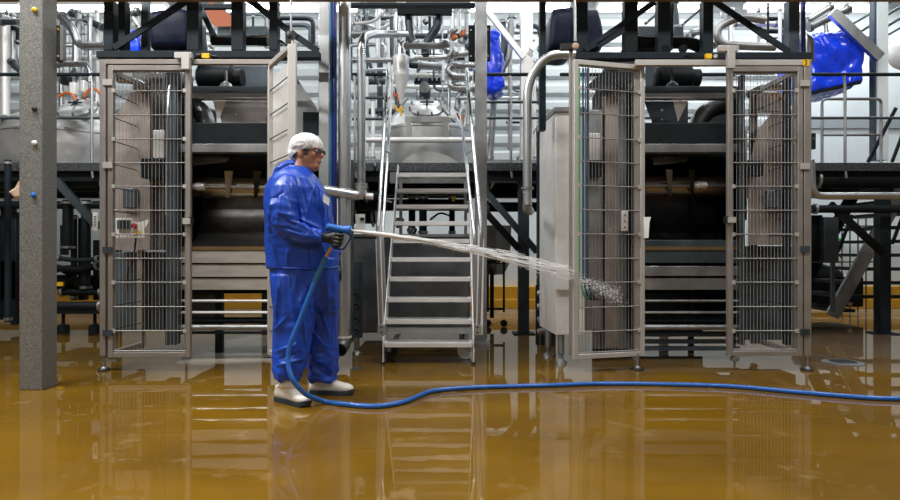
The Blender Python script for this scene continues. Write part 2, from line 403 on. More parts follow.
# right enclosure
g2 = thing('machine_guard', 'mesh guard enclosure of the right machine with yellow 3 sticker', 'safety guard', (PX(728, Yc), Yc, 0), 'mesh guard enclosures round the machines')
MB().box(PX(804.3, Yc), PX(811.5, Yc), Yc, Yc+.05, .13, PZ(60, Yc)).build('post', M['guard'], g2, bev=.003)
MB().box(PX(636, Yc), PX(804.3, Yc), Yc+.005, Yc+.05, PZ(65, Yc), PZ(59.4, Yc)).build('header_beam', M['guard_light'], g2, bev=.003)
foot(g2, PX(809, Yc), Yc+.03, .14); foot(g2, PX(637.5, 5.16), 5.16, .14)
MB().box(PX(634.5, 5.16), PX(641, 5.16), 5.17, 5.21, .13, PZ(64, 5.16)).build('post', M['guard'], g2, bev=.003)
guard_leaf(g2, (PX(728, Yc), Yc+.02), (PX(803, Yc), Yc+.02), PZ(356, Yc), PZ(66.5, Yc), M['guard'], lab='closed right mesh door', clips=(0, 4, 6, 8, 10), pitch=.0285)
for y in (83, 166, 249, 332): MB().pb(801, y-3, 810, y+3, Yc-.012, .012).build('hinge', M['guard_light'] if y < 200 else M['slate'], g2)
mb = MB().pb(719, 45, 739, 51, Yc-.06, .05).pb(728, 45, 735.5, 68, Yc-.07, .05); mb.build('interlock_bracket', M['guard_light'], g2, bev=.003)
MB().pb(728, 217, 736, 222.5, Yc-.05, .05).build('latch', M['guard_light'], g2)
MB().pb(726, 216, 729, 223, Yc-.045, .05).build('latch_body', M['black'], g2)
MB().box(PX(806, Yc)-.03, PX(806, Yc)+.02, Yc+.84, Yc+.89, .1, PZ(66, Yc)).build('rear_post', M['guard'], g2)
guard_leaf(g2, (PX(803, Yc)-.015, Yc+.86), (PX(803, Yc)-.01, Yc+.07), PZ(356, Yc), PZ(66.5, Yc), M['guard'], name='side_panel', lab='side mesh panel seen edge on', wires=False, dark=True)
guard_leaf(g2, (1.031, 5.02), (1.675, 5.19), zb, PZ(59.7, 5.02), M['guard_light'], lab='ajar left mesh door angled towards the camera', clips=(0, 2, 4, 6, 8, 10), sw=.040)
MB().box(1.005, 1.035, 5.04, 5.08, PZ(356, 5.0), PZ(48, 5.0)).build('post', M['guard'], g2, bev=.003)
m = MB().lathe([(.0, -.02), (.024, -.015), (.03, 0), (.024, .015), (0, .02)], P(575.5, 46, 4.99), 14, Matrix.Rotation(PI/2, 3, 'X')); m.build('post_knob', M['cloth'], g2)
MB().pb(561, 43, 574, 49, 5.0, .05).build('knob_bracket', M['black'], g2)
MB().cyl(P(575.3, 41, 5.02), P(574.5, -4, 5.02), .012, 8).build('stay_rod', M['steel'], g2)
MB().pb(803, 59.5, 809.3, 65.5, Yc-.004, .004).build('number_sticker', M['yellow'], g2)
def text(body, loc, size, mt, parent=None, rot=(PI/2, 0, 0), name='lettering', ext=.0008):
    c = bpy.data.curves.new(name, 'FONT'); c.body = body; c.size = size; c.extrude = ext; c.align_x = 'CENTER'; c.align_y = 'CENTER'
    tmp = bpy.data.objects.new(name, c); COL.objects.link(tmp)
    dg = bpy.context.evaluated_depsgraph_get(); me = bpy.data.meshes.new_from_object(tmp.evaluated_get(dg))
    bpy.data.objects.remove(tmp); me.materials.clear(); me.materials.append(mt)
    o = bpy.data.objects.new(name, me); COL.objects.link(o); o.rotation_euler = rot
    if parent: o.parent = parent; o.location = Vector(loc)-root_loc(parent)
    else: o.location = loc
    return o
text('3', P(806, 62.5, Yc-.006), .055, M['black'], g2)
# small control box on the ajar door
mb = MB().pb(622, 211, 628, 231, 5.10, .04); mb.build('switch_box', M['guard_light'], g2, bev=.003)
for y in (215, 221, 227): MB().cyl(P(625, y, 5.099), P(625, y, 5.085), .007, 8).build('button', M['black'], g2)
MB().add([P(644, 217, 5.16), P(651, 217, 5.16), P(649.5, 222, 5.16), P(648.5, 238, 5.16), P(644, 238, 5.16)]+[P(644, 217, 5.16)+Vector((0, .08, 0)), P(651, 217, 5.16)+Vector((0, .08, 0)), P(649.5, 222, 5.16)+Vector((0, .08, 0)), P(648.5, 238, 5.16)+Vector((0, .08, 0)), P(644, 238, 5.16)+Vector((0, .08, 0))],
   [(0, 1, 2, 3, 4), (9, 8, 7, 6, 5)]+[(i, i+5, (i+1) % 5+5, (i+1) % 5) for i in range(5)]).build('catch', M['white'], g2)

# ------------------------------------------------------------------ mixing machines inside the guards
def machine(a, b, label, mir, sgn):
    """a, b: pixel columns of the opening; mir: True for the right machine"""
    Y = 5.62
    root = thing('mixing_machine', label, 'machine', (PX((a+b)/2, Y), Y+.4, 0), 'large mixing machines behind mesh guards')
    xa, xb = PX(a, Y)-.10, PX(b, Y)+.14
    xc = (xa+xb)/2
    z = lambda py, YY=Y: PZ(py, YY)
    MB().box(xa, xb, Y, Y+.09, z(93), z(86)).build('upper_crossbeam', M['slate'], root, bev=.004)
    MB().box(xa, xb, Y-.02, Y+.07, z(99), z(93.4)).build('crossbeam_lip', M['steel'], root, bev=.004)
    # tilted guide plates and the inlet elbow
    mb = MB()
    s0, s1 = (214, 268) if not mir else (644, 688)
    mb.add([P(s0, 101, Y+.25), P(s1, 101, Y+.25), P(s1, 123, Y+.10), P(s0+8, 123, Y+.10)]+[P(s0, 101, Y+.255), P(s1, 101, Y+.255), P(s1, 123, Y+.105), P(s0+8, 123, Y+.105)],
           [(0, 1, 2, 3), (7, 6, 5, 4), (0, 4, 5, 1), (3, 2, 6, 7), (0, 3, 7, 4), (1, 5, 6, 2)])
    pl = mb.build('guide_plate', M['tan_steel'] if not mir else M['slate'], root)
    for q in ((236, 114), (266, 116), (266, 104)) if not mir else ((662, 110), (662, 120)):
        MB().cyl(P(q[0], q[1], Y+.16), P(q[0], q[1], Y+.12), .012, 8).build('bolt', M['steel_light'], pl)
    mb = MB(); p0 = (214, 101) if not mir else (674, 101)
    w_ = 11 if not mir else 13
    mb.add([P(p0[0]-1, 101, Y+.08), P(p0[0]+w_+1, 101, Y+.08), P(p0[0]+4, 122, Y+.08), P(p0[0]-1, 101, Y+.1), P(p0[0]+w_+1, 101, Y+.1), P(p0[0]+4, 122, Y+.1)],
           [(0, 1, 2), (5, 4, 3), (0, 3, 4, 1), (1, 4, 5, 2), (2, 5, 3, 0)])
    mb.build('gusset', M['steel_light'], root)
    if not mir: pts = [P(182, 103, Y+.35), P(197, 106, Y+.35), P(206, 118, Y+.3), P(209, 150, Y+.25)]
    else: pts = [P(740, 104, Y+.35), P(716, 106, Y+.35), P(700, 116, Y+.3), P(692, 150, Y+.25)]
    MB().tube(fillet(pts, .12), .085, 16).build('inlet_elbow', M['steel_dull'], root)
    MB().box(xa, xb, Y+.02, Y+.22, z(144), z(122)).build('dark_hood', M['darker'], root, bev=.01)
    MB().box(xa, xb, Y-.04, Y+.08, z(153), z(144.5)).build('lower_crossbeam', M['steel_dull'], root, bev=.004)
    # open trough: half cylinder facing the camera
    zc, r = (z(155)+z(248))/2, (z(155)-z(248))/2
    mb = MB(); n = 24; prof = []
    for i in range(n+1):
        a_ = PI/2+PI*i/n
        prof.append((Y+.10-math.cos(a_)*r*.95, zc+math.sin(a_)*r))
    vs = [(x, yy, zz) for x in (xa, xb) for yy, zz in prof]
    mb.add(vs, [(i, i+1, i+n+2, i+n+1) for i in range(n)])
    mb.add([(xa, Y+.10, zc+r), (xa, Y+.6, zc+r), (xa, Y+.6, zc-r), (xa, Y+.10, zc-r)], [(0, 1, 2, 3)])
    mb.add([(xb, Y+.10, zc+r), (xb, Y+.6, zc+r), (xb, Y+.6, zc-r), (xb, Y+.10, zc-r)], [(0, 1, 2, 3)])
    o = mb.build('trough', M['trough'] if not mir else M['dark_gloss'], root)
    if mir: MB().box(xa, xb, Y+.85, Y+.87, .12, z(300)).build('lower_back_plate', M['slate'], root)
    pa, pb_ = (216, 268) if not mir else (646, 690)
    MB().pb(pa, 66, pb_, 87, Y+.75, .03).build('screen_plate', M['slate'], root)
    sy = 187 if not mir else 185.5
    ys = Y+.30
    rr = .10
    MB().cyl((xa+.02, ys, PZ(sy+1, ys)), (xb-.02, ys, PZ(sy+1, ys)), rr, 20).build('agitator_drum', M['drum'], root)
    MB().cyl((xa+.02, ys-.13, PZ(sy, ys-.13)), (xb-.02, ys-.13, PZ(sy, ys-.13)), .017, 10).build('drive_rod', M['steel_polished'], root)
    e0, e1 = (194, 205) if not mir else (694, 706)
    MB().tube([P(e0, sy-.5, ys-.14), P(e0+3, sy-.5, ys-.14), P(e0+3.1, sy-.5, ys-.14), P(e1, sy-.5, ys-.14)], [.03, .034, .040, .036], 14).build('shaft_collar', M['steel_light'], root)
    for k, q in enumerate((234, 262) if not mir else (664, 686)):
        m = MB(); base = P(q, sy-14, ys-.08)
        sg = -1 if not mir else 1
        vs = []
        for i in range(9):
            t_ = i/8; zz = base.z-.24*t_; xx = base.x+sg*.05*t_ ; yy = base.y-.10+.10*(t_-.5)
            wd = .035*(1-.7*t_)
            vs += [(xx-wd, yy, zz), (xx+wd, yy+.02, zz), (xx-wd, yy+.015, zz), (xx+wd, yy+.035, zz)]
        fs = []
        for i in range(8):
            o_ = 4*i; fs += [(o_, o_+1, o_+5, o_+4), (o_+2, o_+6, o_+7, o_+3), (o_, o_+4, o_+6, o_+2), (o_+1, o_+3, o_+7, o_+5)]
        fs += [(0, 2, 3, 1), (32, 33, 35, 34)]
        m.add(vs, fs); m.build('paddle', M['steel_dull'] if k == 0 else M['dark_gloss'], root)
    mb = MB(); a0, a1 = (190, 260) if not mir else (650, 726)
    mb.add([P(a0, 154, ys-.1), P(a0+44, 154, ys-.1), P(a0+36, 162, ys-.14), P(a0+4, 165, ys-.14)]+[P(a0, 154, ys-.09), P(a0+44, 154, ys-.09), P(a0+36, 162, ys-.13), P(a0+4, 165, ys-.13)],
           [(0, 1, 2, 3), (7, 6, 5, 4), (0, 4, 5, 1), (3, 2, 6, 7), (0, 3, 7, 4), (1, 5, 6, 2)])
    mb.build('scraper_blade', M['steel_dull'], root)
    MB().box(xa, xb, Y-.03, Y+.12, z(250), z(246.5)).build('trough_lip', mat('amber stained lip', (.20, .13, .05), .4, .5), root)
    # apron panels
    rows = ((250.5, 263), (264.5, 277), (278.5, 290)) if not mir else ((240, 263), (266, 276), (278, 290))
    for i, (u, v) in enumerate(rows):
        MB().box(xa, xb, Y-.02+.015*i, Y+.02+.015*i, z(v), z(u)).build('apron_panel', (M['apron'] if not mir else M['steel_dull']) if i or not mir else M['slate'], root, bev=.004)
    for u, v in ((299.5, 302.2), (311, 314)):
        MB().cyl((xa, Y, z((u+v)/2)), (xb, Y, z((u+v)/2)), (v-u)/2*Y/F, 8).build('rail_rod', M['steel_light'] if not mir else M['steel_dull'], root)
    MB().cyl((xa, Y+.05, z(321)), (xb, Y+.05, z(321)), .032, 12).build('lower_roller', M['darker'], root)
    MB().cyl((xa, Y-.02, z(327)), (xb, Y-.02, z(327)), .027, 12).build('lower_roller', M['steel_dull'], root, 'bright lower roller')
    MB().box(xa, xb, Y-.03, Y+.05, z(333.6), z(331.8)).build('base_rail', M['darker'], root)
    if mir: 
        for k in range(3): MB().box(xa, xb, Y+.02, Y+.06, z(333+4+k*7), z(333+k*7)).build('base_slat', M['slate'], root)
    for q in ((215, 222) if not mir else (690, 694),):
        MB().box(PX(q[0], Y+.4), PX(q[1], Y+.4), Y+.4, Y+.46, 0, z(240)).build('leg', M['dark'], root)
    for x in (xa+.02, xb-.05):
        MB().box(x, x+.04, Y+.04, Y+.08, z(333), z(290)).build('hanger_strap', M['dark'], root)
        MB().lathe([(.04, 0), (.04, .012), (.012, .03), (.012, z(333))], (x+.02, Y+.06, 0), 10).build('levelling_foot', M['steel_dull'], root)
    for x in (xa-.02, xb): MB().box(x, x+.02, Y-.02, Y+.9, z(335), z(90)).build('end_plate', M['darker'], root)
    MB().box(xa, xb, Y+.85, Y+.87, z(300), z(125)).build('back_plate', M['darker'], root)
    # gear motor on top
    MB().lathe([(.10, -.2), (.13, -.18), (.13, .14), (.09, .17), (.09, .24)], P((a+b)/2-10, 78, Y+.45), 18, Matrix.Rotation(PI/2, 3, 'Y')).build('drive_motor', M['darker'], root)
    c = P(226 if not mir else 672, 84, Y+.12)
    MB().lathe([(.06, 0), (.05, .03), (.02, .05), (.012, .06), (.012, .16)], (c.x, c.y, PZ(87, c.y)), 12).build('valve', M['steel_light'] if not mir else M['slate'], root)
    return root
mL = machine(190, 268, 'large dark mixing machine with open trough in the left guard', False, 1)
mR = machine(644, 726, 'large dark mixing machine with open trough in the right guard', True, -1)
Y = 5.75
MB().add([P(x, y, yy) for yy in (Y, Y+.5) for x, y in ((290, 78), (298, 80), (317, 108), (317, 170), (290, 170))],
         [tuple(range(5)), tuple(range(5, 10))[::-1]]+[(i, i+5, (i+1) % 5+5, (i+1) % 5) for i in range(5)]).build('drive_casing', M['steel_dull'], mL)
MB().pb(303, 112, 318, 135, 5.72, .03).build('vent_panel', M['dark'], mL)
# casing of the left machine seen through the closed mesh door
Y = 5.60
MB().add([P(115, 118, Y), P(131, 92, Y), P(150, 92, Y), P(150, 250, Y), P(115, 250, Y)]+[P(115, 118, Y)+Vector((0, .5, 0)), P(131, 92, Y)+Vector((0, .5, 0)), P(150, 92, Y)+Vector((0, .5, 0)), P(150, 250, Y)+Vector((0, .5, 0)), P(115, 250, Y)+Vector((0, .5, 0))],
         [(4, 3, 2, 1, 0), (5, 6, 7, 8, 9)]+[(i, (i+1) % 5, (i+1) % 5+5, i+5) for i in range(5)]).build('side_casing', M['tan_steel'], mL)
MB().pb(150, 78, 164, 250, 5.75, .3).build('gearbox_casing', M['steel_dull'], mL, bev=.006)
MB().pb(115, 252, 164, 330, 5.75, .2).build('base_casing', M['slate'], mL, bev=.006)
MB().pb(165, 70, 176, 345, 5.5, .10).build('corner_post', M['slate'], mL, bev=.006)
MB().pb(153, 130, 164, 158, 5.5, .06).build('junction_box', M['steel_light'], mL, bev=.004)
MB().pb(140, 158, 163, 178, 5.45, .15).build('motor_box', M['darker'], mL, bev=.01)
MB().pb(122, 188, 136, 208, 5.55, .05).build('valve_plate', M['slate'], mL, bev=.01)
cb = MB().add([P(x, y, yy) for yy in (5.3, 5.42) for x, y in ((115, 218), (131, 218), (133, 222), (141, 222), (149, 219), (149, 222), (145, 228), (145, 238), (115, 238))],
     [tuple(range(9)), tuple(range(9, 18))[::-1]]+[(i, i+9, (i+1) % 9+9, (i+1) % 9) for i in range(9)]).build('control_box', M['white'], mL, bev=.003)
MB().pb(117, 220, 130, 229, 5.28, .03).build('display', M['slate'], cb)
MB().lathe([(.014, 0), (.014, .02), (.024, .022), (.026, .032), (.018, .04)], P(136, 226, 5.3), 14, Matrix.Rotation(PI/2, 3, 'X')).build('emergency_stop', M['red'], cb)
MB().pb(133, 231, 141, 233.5, 5.292, .01).build('yellow_label', M['yellow'], cb)
MB().tube(fillet([P(136, 238, 5.36), P(133, 262, 5.4), P(128, 268, 5.45), P(126, 300, 5.5)], .05), .008, 6).build('cable', M['black'], mL)
MB().tube(fillet([P(166, 215, 5.4), P(167, 120, 5.4), P(169, 84, 5.5), P(180, 76, 5.6)], .2), .010, 8).build('cable', M['steel'], mL)
MB().pb(132, 72, 185, 90, 5.9, .2).build('top_casing', M['steel_dull'], mL, bev=.01)
MB().tube(fillet([P(118, 80, 5.8), P(140, 82, 5.8), P(148, 90, 5.8)], .1), .03, 10).build('bent_duct', M['steel_polished'], mL)
# casing of the right machine seen through its two doors
Y = 5.6
MB().add([P(x, y, yy) for yy in (Y, Y+.4) for x, y in ((758, 130), (772, 112), (792, 112), (792, 245), (748, 245), (748, 170))],
         [tuple(range(6)), tuple(range(6, 12))[::-1]]+[(i, i+6, (i+1) % 6+6, (i+1) % 6) for i in range(6)]).build('side_casing', M['tan_steel'], mR)
MB().pb(738, 130, 747, 220, 5.7, .3).build('gearbox_casing', M['steel'], mR, bev=.006)
MB().pb(748, 160, 764, 176, 5.45, .12).build('motor_box', M['darker'], mR, bev=.01)
MB().pb(768, 190, 783, 208, 5.5, .08).build('motor_box', M['slate'], mR, bev=.01)
MB().pb(744, 246, 796, 340, 5.75, .3).build('base_casing', M['slate'], mR, bev=.006)
MB().pb(786, 75, 791, 345, 5.5, .06).build('corner_post', M['dark'], mR)
MB().pb(741, 75, 745, 345, 5.5, .06).build('corner_post', M['slate'], mR)
MB().pb(757, 92, 783, 111, 5.9, .1).build('sight_panel', M['steel_light'], mR, bev=.004)
for k, (q, r_) in enumerate(((770, 96), (776, 101))):
    MB().tube(fillet([P(q, r_, 5.85), P(q+6, r_-4, 5.83), P(q+9, r_+3, 5.85), P(q+14, r_, 5.86)], .03), .009, 6).build('cable', M['orange'], mR, 'orange cable')
MB().tube(fillet([P(748, 95, 5.8), P(760, 88, 5.8), P(786, 86, 5.8)], .1), .035, 10).build('bent_duct', M['steel_polished'], mR)
MB().pb(734, 70, 775, 74, 5.5, .03).build('light_strip', M['white'], mR)
# tall cabinets between the doors of the right guard
MB().add([P(x, y, yy) for yy in (5.75, 6.3) for x, y in ((606, 62), (640, 60), (640, 348), (592, 348), (592, 100))],
         [tuple(range(5)), tuple(range(5, 10))[::-1]]+[(i, i+5, (i+1) % 5+5, (i+1) % 5) for i in range(5)]).build('side_casing', M['steel_dull'], mR)
MB().pb(605, 95, 618, 348, 5.6, .12).build('gearbox_casing', M['tan_steel'], mR, bev=.006)
MB().pb(586, 110, 602, 330, 5.6, .2).build('base_casing', M['steel_dull'], mR, bev=.006)
MB().pb(587, 133, 600, 176, 5.57, .05).build('junction_box', M['steel_light'], mR, bev=.004)
MB().pb(589, 160, 603, 176, 5.5, .1).build('motor_box', M['darker'], mR, bev=.006)
MB().add([P(x, y, yy) for yy in (5.5, 5.55) for x, y in ((585, 88), (602, 72), (640, 72), (640, 80), (600, 92))],
         [tuple(range(5)), tuple(range(5, 10))[::-1]]+[(i, i+5, (i+1) % 5+5, (i+1) % 5) for i in range(5)]).build('top_casing', M['slate'], mR)

# ------------------------------------------------------------------ top frames over the machines
def frame(name, label, loc): return thing(name, label, 'frame', loc, 'dark steel frames above the machines')
Yt = 5.34
f1 = frame('top_frame', 'dark steel frame of posts and braces above the left machine', (PX(190, Yt), Yt, PZ(57, Yt)))
MB().pb(96, 50.5, 319, 57.5, Yt, .10).build('beam', M['dark'], f1, bev=.004)
for a, b, mt in ((103.5, 113, 'dark'), (118, 125, 'dark'), (186.5, 198.5, 'dark'), (231, 243, 'dark'), (269, 277.5, 'dark')):
    MB().pb(a, 0, b, 50, Yt+.02, .09).build('post', M[mt], f1, bev=.004)
MB().pb(113, 0, 118, 48, Yt+.16, .04).build('post', M['steel_light'], f1, 'bright inner post', bev=.004)
MB().pb(141, 0, 148, 50, Yt+.14, .05).build('post', M['slate'], f1)
for a, b in (((114, 48), (186, 1)), ((247, -2), (298, 38)), ((297, 37), (318, 51))):
    MB().bar(P(*a, Yt+.01), P(*b, Yt+.01), .055, .02).build('brace', M['dark'], f1)
for a, b in (((200, 6), (214, 36)),):
    MB().bar(P(*a, Yt+.2), P(*b, Yt+.2), .05, .03).build('brace', M['slate'], f1)
MB().pb(203, 4, 233, 8, Yt+.2, .05).build('tie_bar', M['dark'], f1)
for a, b, c, d in ((217, 26, 231, 36), (245, 26, 267, 37)): MB().pb(a, b, c, d, Yt+.35, .2).build('motor_block', M['slate'], f1, bev=.01)
MB().cyl(P(212, 40, Yt+.3), P(268, 40, Yt+.3), .050, 14).build('transfer_pipe', M['dark'], f1)
MB().cyl(P(214, 36.3, Yt+.24), P(268, 36.8, Yt+.24), .010, 8).build('conduit', M['steel_polished'], f1)
MB().tube(fillet([P(236, -2, Yt+.12), P(240, 45, Yt+.12), P(244, 50, Yt+.12)], .03), .012, 8).build('conduit', M['steel'], f1)
MB().tube([P(278, 40, Yt+.1), P(284, 43, Yt+.1), P(288, 50, Yt+.1), P(288, 60, Yt+.1)], .012, 8).build('conduit', M['steel_polished'], f1)
mb = MB().pb(196, 52.5, 201, 57.5, Yt-.03, .03).pb(201.5, 52.5, 209, 57.5, Yt-.05, .05)
sw = MB().pb(201.5, 53, 209, 58, Yt-.04, .04).build('safety_switch', M['yellow'], f1, 'small yellow safety switch', bev=.003)
MB().cyl(P(197, 55.5, Yt-.01), P(201.5, 55.5, Yt-.01), .02, 10).build('switch_cap', M['black'], sw)
MB().cyl(P(209, 55.5, Yt-.02), P(217, 56.5, Yt-.02), .008, 8).build('switch_cable', M['black'], sw)
# right top frame
f2 = frame('top_frame', 'dark steel frame of posts, pipes and braces above the right machine', (PX(690, Yt), Yt, PZ(57, Yt)))
MB().pb(574, 52, 812, 58.5, Yt, .10).build('beam', M['dark'], f2, bev=.004)
for a, b, mt in ((624.5, 638, 'darker'), (658, 671, 'dark'), (703.5, 713.5, 'dark'), (575, 588, 'dark'), (789, 800, 'slate'), (540, 546, 'dark')):
    MB().pb(a, 0, b, 52 if a > 560 else 130, Yt+.02, .09).build('post', M[mt], f2, bev=.004)
for a, b in (((585, 50), (655, 2)), ((714, 1), (789, 52)), ((598, 46), (624, 30))):
    MB().bar(P(*a, Yt+.01), P(*b, Yt+.01), .05, .02).build('brace', M['dark'], f2)
MB().tube(fillet([P(632, 0, Yt+.2), P(629, 40, Yt+.2), P(640, 42, Yt+.2), P(692, 43, Yt+.2), P(702, 48, Yt+.2), P(703, 56, Yt+.2)], .12), .055, 14).build('transfer_pipe', M['darker'], f2)
MB().cyl(P(672, 0, Yt+.12), P(671, 50, Yt+.12), .018, 8).build('conduit', M['slate'], f2)
for a, b, c, d in ((638, 26, 657, 36), (673, 26, 684, 40), (626, 44, 660, 52)): MB().pb(a, b, c, d, Yt+.35, .2).build('motor_block', M['slate'], f2, bev=.01)
for q in (665, 683): MB().cyl(P(q, 49, Yt+.05), P(q, 49, Yt+.01), .038, 16).build('pulley', M['dark'], f2)
MB().tube([P(684, 56, Yt), P(690, 53, Yt-.02), P(696, 55, Yt-.03), P(704, 56, Yt-.03)], .007, 6).build('switch_cable', M['black'], f2)
sw = MB().pb(706, 53.5, 712, 58.5, Yt-.04, .04).build('safety_switch', M['yellow'], f2, 'small yellow safety switch', bev=.003)
MB().cyl(P(715.5, 56, Yt), P(715.5, 56, Yt-.04), .018, 10).build('switch_cap', M['steel_light'], sw)
MB().tube(fillet([P(765, 20, Yt+.6), P(740, 16, Yt+.6), P(716, 28, Yt+.6), P(719, 44, Yt+.6), P(742, 46, Yt+.6), P(775, 47, Yt+.6)], .12), .040, 14).build('bypass_pipe', M['steel_dull'], f2)

# navy covered drives on top of the machines
def cover(name, label, pts, Y, dep, mt, amp=.03, sub=4, group=None, seed=0, cat='cover'):
    poly = [P(x, y, Y) for x, y in pts]
    bm = bmesh.new()
    f = [bm.verts.new(p) for p in poly]; face = bm.faces.new(f)
    r = bmesh.ops.extrude_face_region(bm, geom=[face]); vs = [e for e in r['geom'] if isinstance(e, bmesh.types.BMVert)]
    for v in vs: v.co.y += dep
    bmesh.ops.recalc_face_normals(bm, faces=bm.faces)
    bmesh.ops.triangulate(bm, faces=[x for x in bm.faces if len(x.verts) > 4])
    bmesh.ops.subdivide_edges(bm, edges=bm.edges, cuts=sub, use_grid_fill=True)
    for _ in range(1): bmesh.ops.smooth_vert(bm, verts=bm.verts, factor=.5, use_axis_x=True, use_axis_y=True, use_axis_z=True)
    bm.normal_update()
    for v in bm.verts:
        q = v.co*3.2+Vector((seed, 0, 0))
        w1 = noise.noise(q); w2 = 1-abs(noise.noise(v.co*6+Vector((seed, 5, 0))))*2+.5*(1-abs(noise.noise(v.co*13+Vector((seed, 9, 0))))*3)
        v.co += v.normal*amp*(w1+.5*w2)
    mb = MB(); bm.verts.ensure_lookup_table(); bm.verts.index_update()
    mb.v = [v.co.copy() for v in bm.verts]; mb.f = [tuple(v.index for v in x.verts) for x in bm.faces]; bm.free()
    o = mb.build(name, mt); o.data.set_sharp_from_angle(angle=R(180))
    return tag(o, label, cat, group)
G = 'tarpaulin covers over equipment'
cover('tarpaulin_cover', 'navy tarpaulin cover behind the diagonal brace on the left machine', [(149.5, 49), (150, 10), (160, 8), (178, 7), (186, 9), (187, 49)], 5.75, .5, M['navy_tarp'], .012, 4, G, 1)
cover('tarpaulin_cover', 'small bright blue bag standing behind the left machine top brace', [(130, 52), (128, 45), (129, 33), (133, 29), (137, 37), (139, 45), (139, 52)], 5.9, .15, M['tarp'], .01, 4, G, 2, 'bag')
cover('tarpaulin_cover', 'navy tarpaulin cover above the bent pipe left of the right guard', [(549, 52), (553, 8), (574, 6), (573, 52)], 5.7, .45, M['navy_tarp'], .012, 4, G, 3)
cover('tarpaulin_cover', 'navy tarpaulin cover right of the thin stay rod on the right guard', [(577, 51), (578, 8), (598, 10), (603, 26), (603, 48), (594, 52)], 5.75, .45, M['navy_tarp'], .012, 4, G, 4)
cover('tarpaulin_cover', 'blue tarpaulin cover hanging behind the slim centre column', [(485, 90), (486, 34), (493, 29), (500, 33), (499, 43), (502, 60), (501, 72), (505, 86), (496, 91)], 7.95, .45, M['tarp'], .05, 5, G, 5)
cover('tarpaulin_cover', 'large glossy blue tarpaulin cover above the right platform railing', [(811, 36), (822, 33), (850, 32), (862, 46), (861, 82), (846, 86), (812, 93)], 7.9, .8, M['tarp'], .05, 12, G, 6)
tag(MB().add([P(x, y, yy) for yy in (7.88, 8.7) for x, y in ((810, 92), (861, 80), (861, 84), (812, 95))], [(0, 1, 2, 3), (7, 6, 5, 4), (0, 4, 5, 1), (3, 2, 6, 7), (0, 3, 7, 4), (1, 5, 6, 2)]).build('support_tray', M['darker']), 'black sloping tray under the large blue tarpaulin cover', 'tray')

# ------------------------------------------------------------------ platform
Yp = 7.2; ZD = 2.06
pf = thing('platform', 'dark steel mezzanine platform with chequer plate edge across the hall', 'platform', (0, Yp+.8, 0))
for a, b in ((XL+.3, PX(375, Yp)), (PX(375, Yp), PX(484, Yp)), (PX(484, Yp), XR-.3)):
    MB().box(a+.01, b-.01, Yp, Yp+2.1, ZD-.025, ZD).build('deck_plate', M['plate'], pf)
    MB().box(a+.01, b-.01, Yp-.02, Yp, ZD-.085, ZD+.015).build('edge_plate', M['plate'], pf, bev=.004)
for yy, h in ((Yp+.05, .16), (Yp+1.9, .2)):
    MB().box(XL+.3, XR-.3, yy, yy+.1, ZD-.04-h, ZD-.03).build('main_beam', M['darker'], pf)
for i in range(12):
    x = XL+1+i*1.75
    MB().box(x, x+.06, Yp+.15, Yp+1.9, ZD-.2, ZD-.03).build('cross_beam', M['darker'], pf)
for px, py in ((524, 327), (886, 325), (60, 325), (235, 325), (700, 325)):
    Y = Yp+.15; x = PX(px, Y)
    if px in (524, 886):
        MB().box(x-.065, x+.065, Y, Y+.12, 0, ZD-.1).build('leg', M['slate'] if px == 524 else M['dark'], pf, bev=.004)
        MB().box(x-.13, x+.13, Y-.06, Y+.18, 0, .015).build('foot_plate', M['dark'], pf)
    else: MB().box(x-.05, x+.05, Y+1.2, Y+1.3, 0, ZD-.1).build('leg', M['darker'], pf)
for a, b, mt, w_ in (((486, 192), (537, 252), 'slate', .075), ((487, 214), (519, 249), 'darker', .08), ((830, 204), (884, 254), 'darker', .08), ((56, 180), (99, 228), 'slate', .09)):
    MB().bar(P(*a, Yp+.02), P(*b, Yp+.02), w_, .05).build('brace', M[mt], pf)

# railings on the platform
def railing(label, x0, x1, posts, Y=Yp+.03, mids=((118, 3.2),), top=74.5, rt=.022, mt='dark'):
    t = thing('railing', label, 'railing', (PX((x0+x1)/2, Y), Y, ZD), 'railings along the platform edge')
    MB().cyl(P(x0, top, Y), P(x1, top, Y), rt, 10).build('top_rail', M[mt], t)
    for y, _ in mids: MB().cyl(P(x0, y, Y), P(x1, y, Y), .018, 10).build('mid_rail', M['slate'], t)
    for q in posts:
        MB().tube(fillet([P(q-.8, top+1, Y), P(q, top+10, Y), P(q, 168, Y-.03), P(q+1, 178, Y-.03)], .05), .017, 8).build('post', M['steel_dull'], t)
    return t
railing('platform railing between the near column and the left guard', -80, 106, (45.5, 92))
railing('platform railing behind the bent pipe left of the stairs', 352, 388, (355,), mids=((119, 3), (98, 3)))
railing('platform railing right of the slim centre column', 487, 545, (511,), mids=((102, 3), (118, 3)))
railing('platform railing below the large blue tarpaulin cover', 810, 905, (845,))
railing('platform railing behind the right machine guard doors', 560, 735, (600, 680))
t = thing('loop_rail', 'short grey tubular gate rail standing behind the right railing post', 'railing', P(822, 163, 7.6))
MB().tube(fillet([P(822, 168.5, 7.6), P(822, 101, 7.6), P(826, 99, 7.6), P(881, 99, 7.6), P(881, 168.5, 7.6)], .06), .018, 8).build('frame_tube', M['steel_dull'], t)
MB().cyl(P(822, 135, 7.6), P(880, 135, 7.6), .016, 8).build('mid_rail', M['steel_dull'], t)

